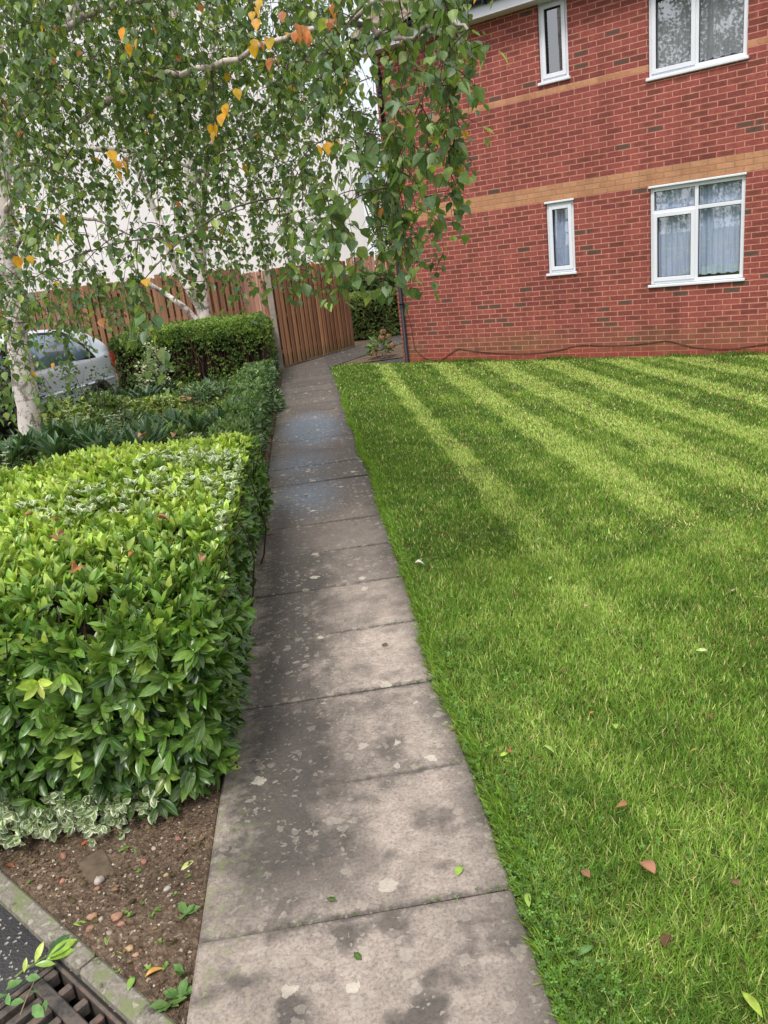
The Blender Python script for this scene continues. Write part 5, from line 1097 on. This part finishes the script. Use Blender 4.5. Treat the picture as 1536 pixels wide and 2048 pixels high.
# ------------------------------------------------------------------ fallen leaves
def fallen(u, v, z, ln, col, label, tm=BIRCH, group='fallen leaves', rz=None, tilt=.25, name='fallen_leaf', mt=None):
    tm = FALLN if tm is LAUREL and col[0] > col[1] else FALLB if any(tm is k for k in (BIRCH, BIRCH_B)) else tm
    P = gpt(u, v, z); b = MB(); a_ = rng.uniform(0, 6.28) if rz is None else rz
    b.scatter(tm, [(0, 0, 0)], [(math.cos(a_), math.sin(a_), rng.normal(.12, tilt*.5))], [(rng.normal(0, tilt), rng.normal(0, tilt), 1.)], ln, [lin(*col)])
    o = b.build(name, mt or M_DRY, smooth=True, loc=tuple(P)); sm = o.modifiers.new('t', 'SOLIDIFY'); sm.thickness = .0006
    tag(o, label, 'leaf', group)
GL_ = 'fallen leaves on the lawn'
for u, v, ln, col, lb, tm, rz in (
    (1310, 1748, .062, (176, 122, 100), 'large ribbed pinkish brown leaf lying on the lawn', BIRCH, 2.0), (1255, 1605, .05, (158, 112, 78), 'curled narrow brown leaf on the lawn above the large ribbed one', LAUREL, 3.6),
    (1108, 1505, .06, (166, 190, 110), 'pale green lance shaped leaf lying on the near lawn', LAUREL, 1.9), (1383, 1502, .035, (200, 190, 96), 'yellow oval leaf with orange rim on the lawn', OVAL, .4),
    (1415, 1300, .05, (190, 204, 140), 'thin pale leaf lying flat on the middle lawn', LAUREL, 3.1), (1100, 1160, .06, (176, 200, 128), 'upright pale green lance leaf in the mid lawn', LAUREL, 1.2),
    (1170, 1212, .03, (206, 178, 160), 'small pinkish leaf in the mid lawn', OVAL, 1.), (1180, 1427, .024, (206, 140, 60), 'tiny orange leaf on the lawn near the path', OVAL, .6),
    (1180, 1493, .03, (190, 128, 74), 'little orange brown curled leaf beside the pale green lance', LAUREL, .3), (1155, 1912, .06, (96, 134, 76), 'dull green laurel leaf lying low on the lawn', LAUREL, .5),
    (1525, 2035, .07, (168, 190, 78), 'yellow green leaf standing at the lower right corner', LAUREL, 1.7), (1180, 1755, .04, (146, 108, 84), 'curled brown leaf sunk in the clover', BIRCH, 2.),
    (1058, 1815, .055, (150, 182, 82), 'bright green leaf at the clover edge near the path joint', LAUREL, 1.4), (1330, 1895, .05, (104, 70, 52), 'dark withered leaf in the near lawn', BIRCH_B, .9),
    (1135, 1343, .028, (128, 84, 70), 'small dark brown leaf in the lawn', OVAL, 2.4), (1000, 1512, .03, (178, 200, 78), 'lime green leaf on the lawn edge', OVAL, .2),
    (1465, 1182, .05, (214, 200, 172), 'whitish tan leaf on the right of the lawn', OVAL, .8), (1527, 1197, .05, (196, 204, 150), 'pale curled leaf at the right picture edge', LAUREL, 2.6),
    (1073, 1080, .035, (204, 208, 160), 'small cream leaf in the far lawn', OVAL, .4), (1000, 1066, .07, (50, 84, 40), 'dark green laurel leaf lying on the lawn beyond the path scrap', LAUREL, .1),
    (1425, 1438, .03, (128, 92, 66), 'small brown leaf right of the yellow oval one', OVAL, 1.5), (1427, 1060, .045, (206, 210, 168), 'cream leaf in the pale mown stripe', OVAL, 2.8),
    (1025, 1505, .022, (168, 96, 70), 'small russet leaf near the lime green one', OVAL, 2.2), (1480, 1770, .03, (118, 84, 66), 'small brown leaf right of the large ribbed leaf', OVAL, 2.), (1232, 1457, .04, (160, 192, 84), 'broad light green leaf in the near lawn', BIRCH, 1.5),
    (925, 1720, .042, (150, 182, 82), None, OVAL, .9)):
    if lb: fallen(u, v, .032, ln, col, lb, tm, GL_, rz)
GP = 'fallen leaves on the path'
for u, v, ln, col, lb, tm in ((921, 1730, .042, (152, 184, 84), 'curled light green leaf on the second slab', OVAL), (870, 1335, .03, (204, 118, 62), 'orange leaf caught at the lawn edge of the path', OVAL), (912, 1458, .026, (196, 140, 108), 'pinkish tan leaf at the lawn edge below the orange one', OVAL), (813, 1190, .03, (184, 104, 62), 'rust leaf at the far lawn edge of the path', OVAL), (763, 1290, .035, (116, 84, 62), 'brown leaf fragment mid path', OVAL), (610, 988, .05, (200, 148, 108), 'orange tan leaf lying on the blue stained slab', OVAL), (575, 995, .045, (150, 138, 96), 'dull leaf scrap left of the orange tan one', LAUREL), (548, 1068, .06, (150, 120, 84), 'straw coloured leaf near the hedge on the path', LAUREL), (708, 1905, .03, (66, 92, 40), 'dark green moss tuft on the nearest slab', OVAL), (672, 1800, .03, (70, 98, 44), 'dark moss tuft near the lichen patches', OVAL), (830, 1126, .06, (226, 222, 214), 'white curled scrap at the lawn edge', BIRCH_B)):
    fallen(u, v, .008 if u != 830 else .035, ln, col, lb, tm, GP)
GH = 'fallen leaves on the laurel hedge'
for u, v, ln, col, lb in ((310, 1035, .075, (178, 124, 98), 'brown curled leaf right of centre on the hedge top'), (235, 1022, .06, (206, 130, 56), 'orange leaf near the white edged patch on the hedge top'), (120, 1040, .06, (170, 110, 82), 'brown leaf among white edged leaves on the hedge top'), (127, 1065, .06, (164, 104, 84), 'brown leaf just below the other brown one on the hedge'), (155, 1132, .08, (196, 116, 70), 'large orange and yellow mottled leaf on the hedge front edge'), (65, 1028, .05, (176, 110, 84), 'small brown leaf at the left of the hedge top'), (405, 1112, .05, (188, 124, 100), 'pink brown leaf near the path side of the hedge'), (270, 1107, .045, (204, 126, 60), 'small orange leaf at the middle of the hedge'), (290, 872, .10, (206, 150, 118), 'big tan leaf at the back edge of the hedge'), (350, 868, .09, (198, 142, 110), 'second big tan leaf at the back edge of the hedge'), (238, 990, .05, (200, 116, 52), 'bright orange leaf behind the white edged patch'), (382, 886, .07, (200, 150, 116), 'tan leaf right of the two big ones'), (100, 1072, .05, (150, 96, 74), 'dark brown leaf low on the left hedge top')):
    fallen(u, v, .73 if v > 900 else .62, ln, [c_*.8+.2*k_ for c_, k_ in zip(col, (160, 140, 120))], lb, BIRCH_B, GH, tilt=.5)
for u, v, col, lb in ((145, 1848, (150, 184, 78), 'upright yellow green leaf standing on the soil by the kerb'), (213, 1890, (128, 164, 74), 'green leaf lying on the soil beside the kerb joint'), (247, 1908, (164, 178, 84), 'yellowish leaf near the yellow tan pebble'), (268, 1952, (150, 190, 92), 'small green leaf propped on the kerb edge'), (275, 1690, (104, 146, 66), 'broad green leaf under the variegated shrub'), (232, 1707, (120, 160, 70), 'narrow green leaf under the variegated shrub'), (390, 1720, (196, 204, 130), 'pale torn leaf beside the path edge'), (160, 1695, (176, 96, 60), 'red and yellow leaf below the variegated shrub'), (30, 1735, (140, 84, 62), 'long brown leaf at the kerb under the hedge'), (290, 1955, (196, 150, 70), 'yellow orange leaf near the kerb bottom')):
    fallen(u, v, -.012, .055, col, lb, LAUREL, 'fallen leaves on the bare soil', mt=M_LAUREL)
# laurel sprig lying over the grate
e = empty('leafy_sprig', tuple(gpt(90, 1930, -.05))); tag(e, 'broken laurel sprig with yellow green leaves lying across the drain grate', 'sprig')
o_ = A(gpt(90, 1930, -.05)); b = MB(); st_ = [gpt(8, 1972, -.05)-o_, gpt(45, 1942, -.03)-o_, gpt(80, 1920, .0)-o_, gpt(105, 1905, .01)-o_]; b.tube(st_, [.003, .003, .0025, .002], 5, lin(120, 140, 70)); b.build('stem', M_TWIG, e)
b = MB()
for (u0, v0, z0), (u1, v1, z1), c_ in (((92, 1915, .01), (142, 1862, .03), (60, 96, 48)), ((95, 1916, .01), (155, 1872, .02), (150, 184, 70)), ((92, 1920, .0), (150, 1895, .01), (140, 176, 66)), ((70, 1925, .01), (86, 1882, .05), (186, 208, 96)), ((48, 1945, 0), (52, 1915, .03), (178, 200, 96)), ((70, 1930, 0), (110, 1925, .0), (130, 166, 66)), ((28, 1960, 0), (10, 1972, -.02), (150, 176, 80))):
    p0, p1 = gpt(u0, v0, z0)-o_, gpt(u1, v1, z1)-o_; b.scatter(LAUREL, [p0], [p1-p0], [(.3, -.4, 1.)], np.linalg.norm(p1-p0), [lin(*c_)])
b.build('leaves', M_LAUREL, e, smooth=True)
e = empty('bramble_shoot', tuple(gpt(60, 1990, -.05))); tag(e, 'trailing shoot with round green leaves over the left of the grate', 'shoot')
o_ = A(gpt(60, 1990, -.05)); b = MB(); b.tube([gpt(75, 1950, 0)-o_, gpt(55, 1990, .02)-o_, gpt(40, 2030, .02)-o_], .0016, 4, lin(140, 120, 90)); b.build('stem', M_TWIG, e); b = MB()
for u, v, s_ in ((45, 1960, .04), (80, 1955, .035), (80, 1985, .03), (48, 2003, .035), (65, 2012, .045), (90, 2000, .03), (15, 1990, .045), (20, 2010, .03)):
    b.scatter(OVAL, [gpt(u, v, .01)-o_], rdir(1, -.2, .4), rdir(1, .6, 1.), s_*1.1, [lin(106, 146, 84)*rng.uniform(.8, 1.2)])
b.build('leaves', M_LEAF, e, smooth=True)
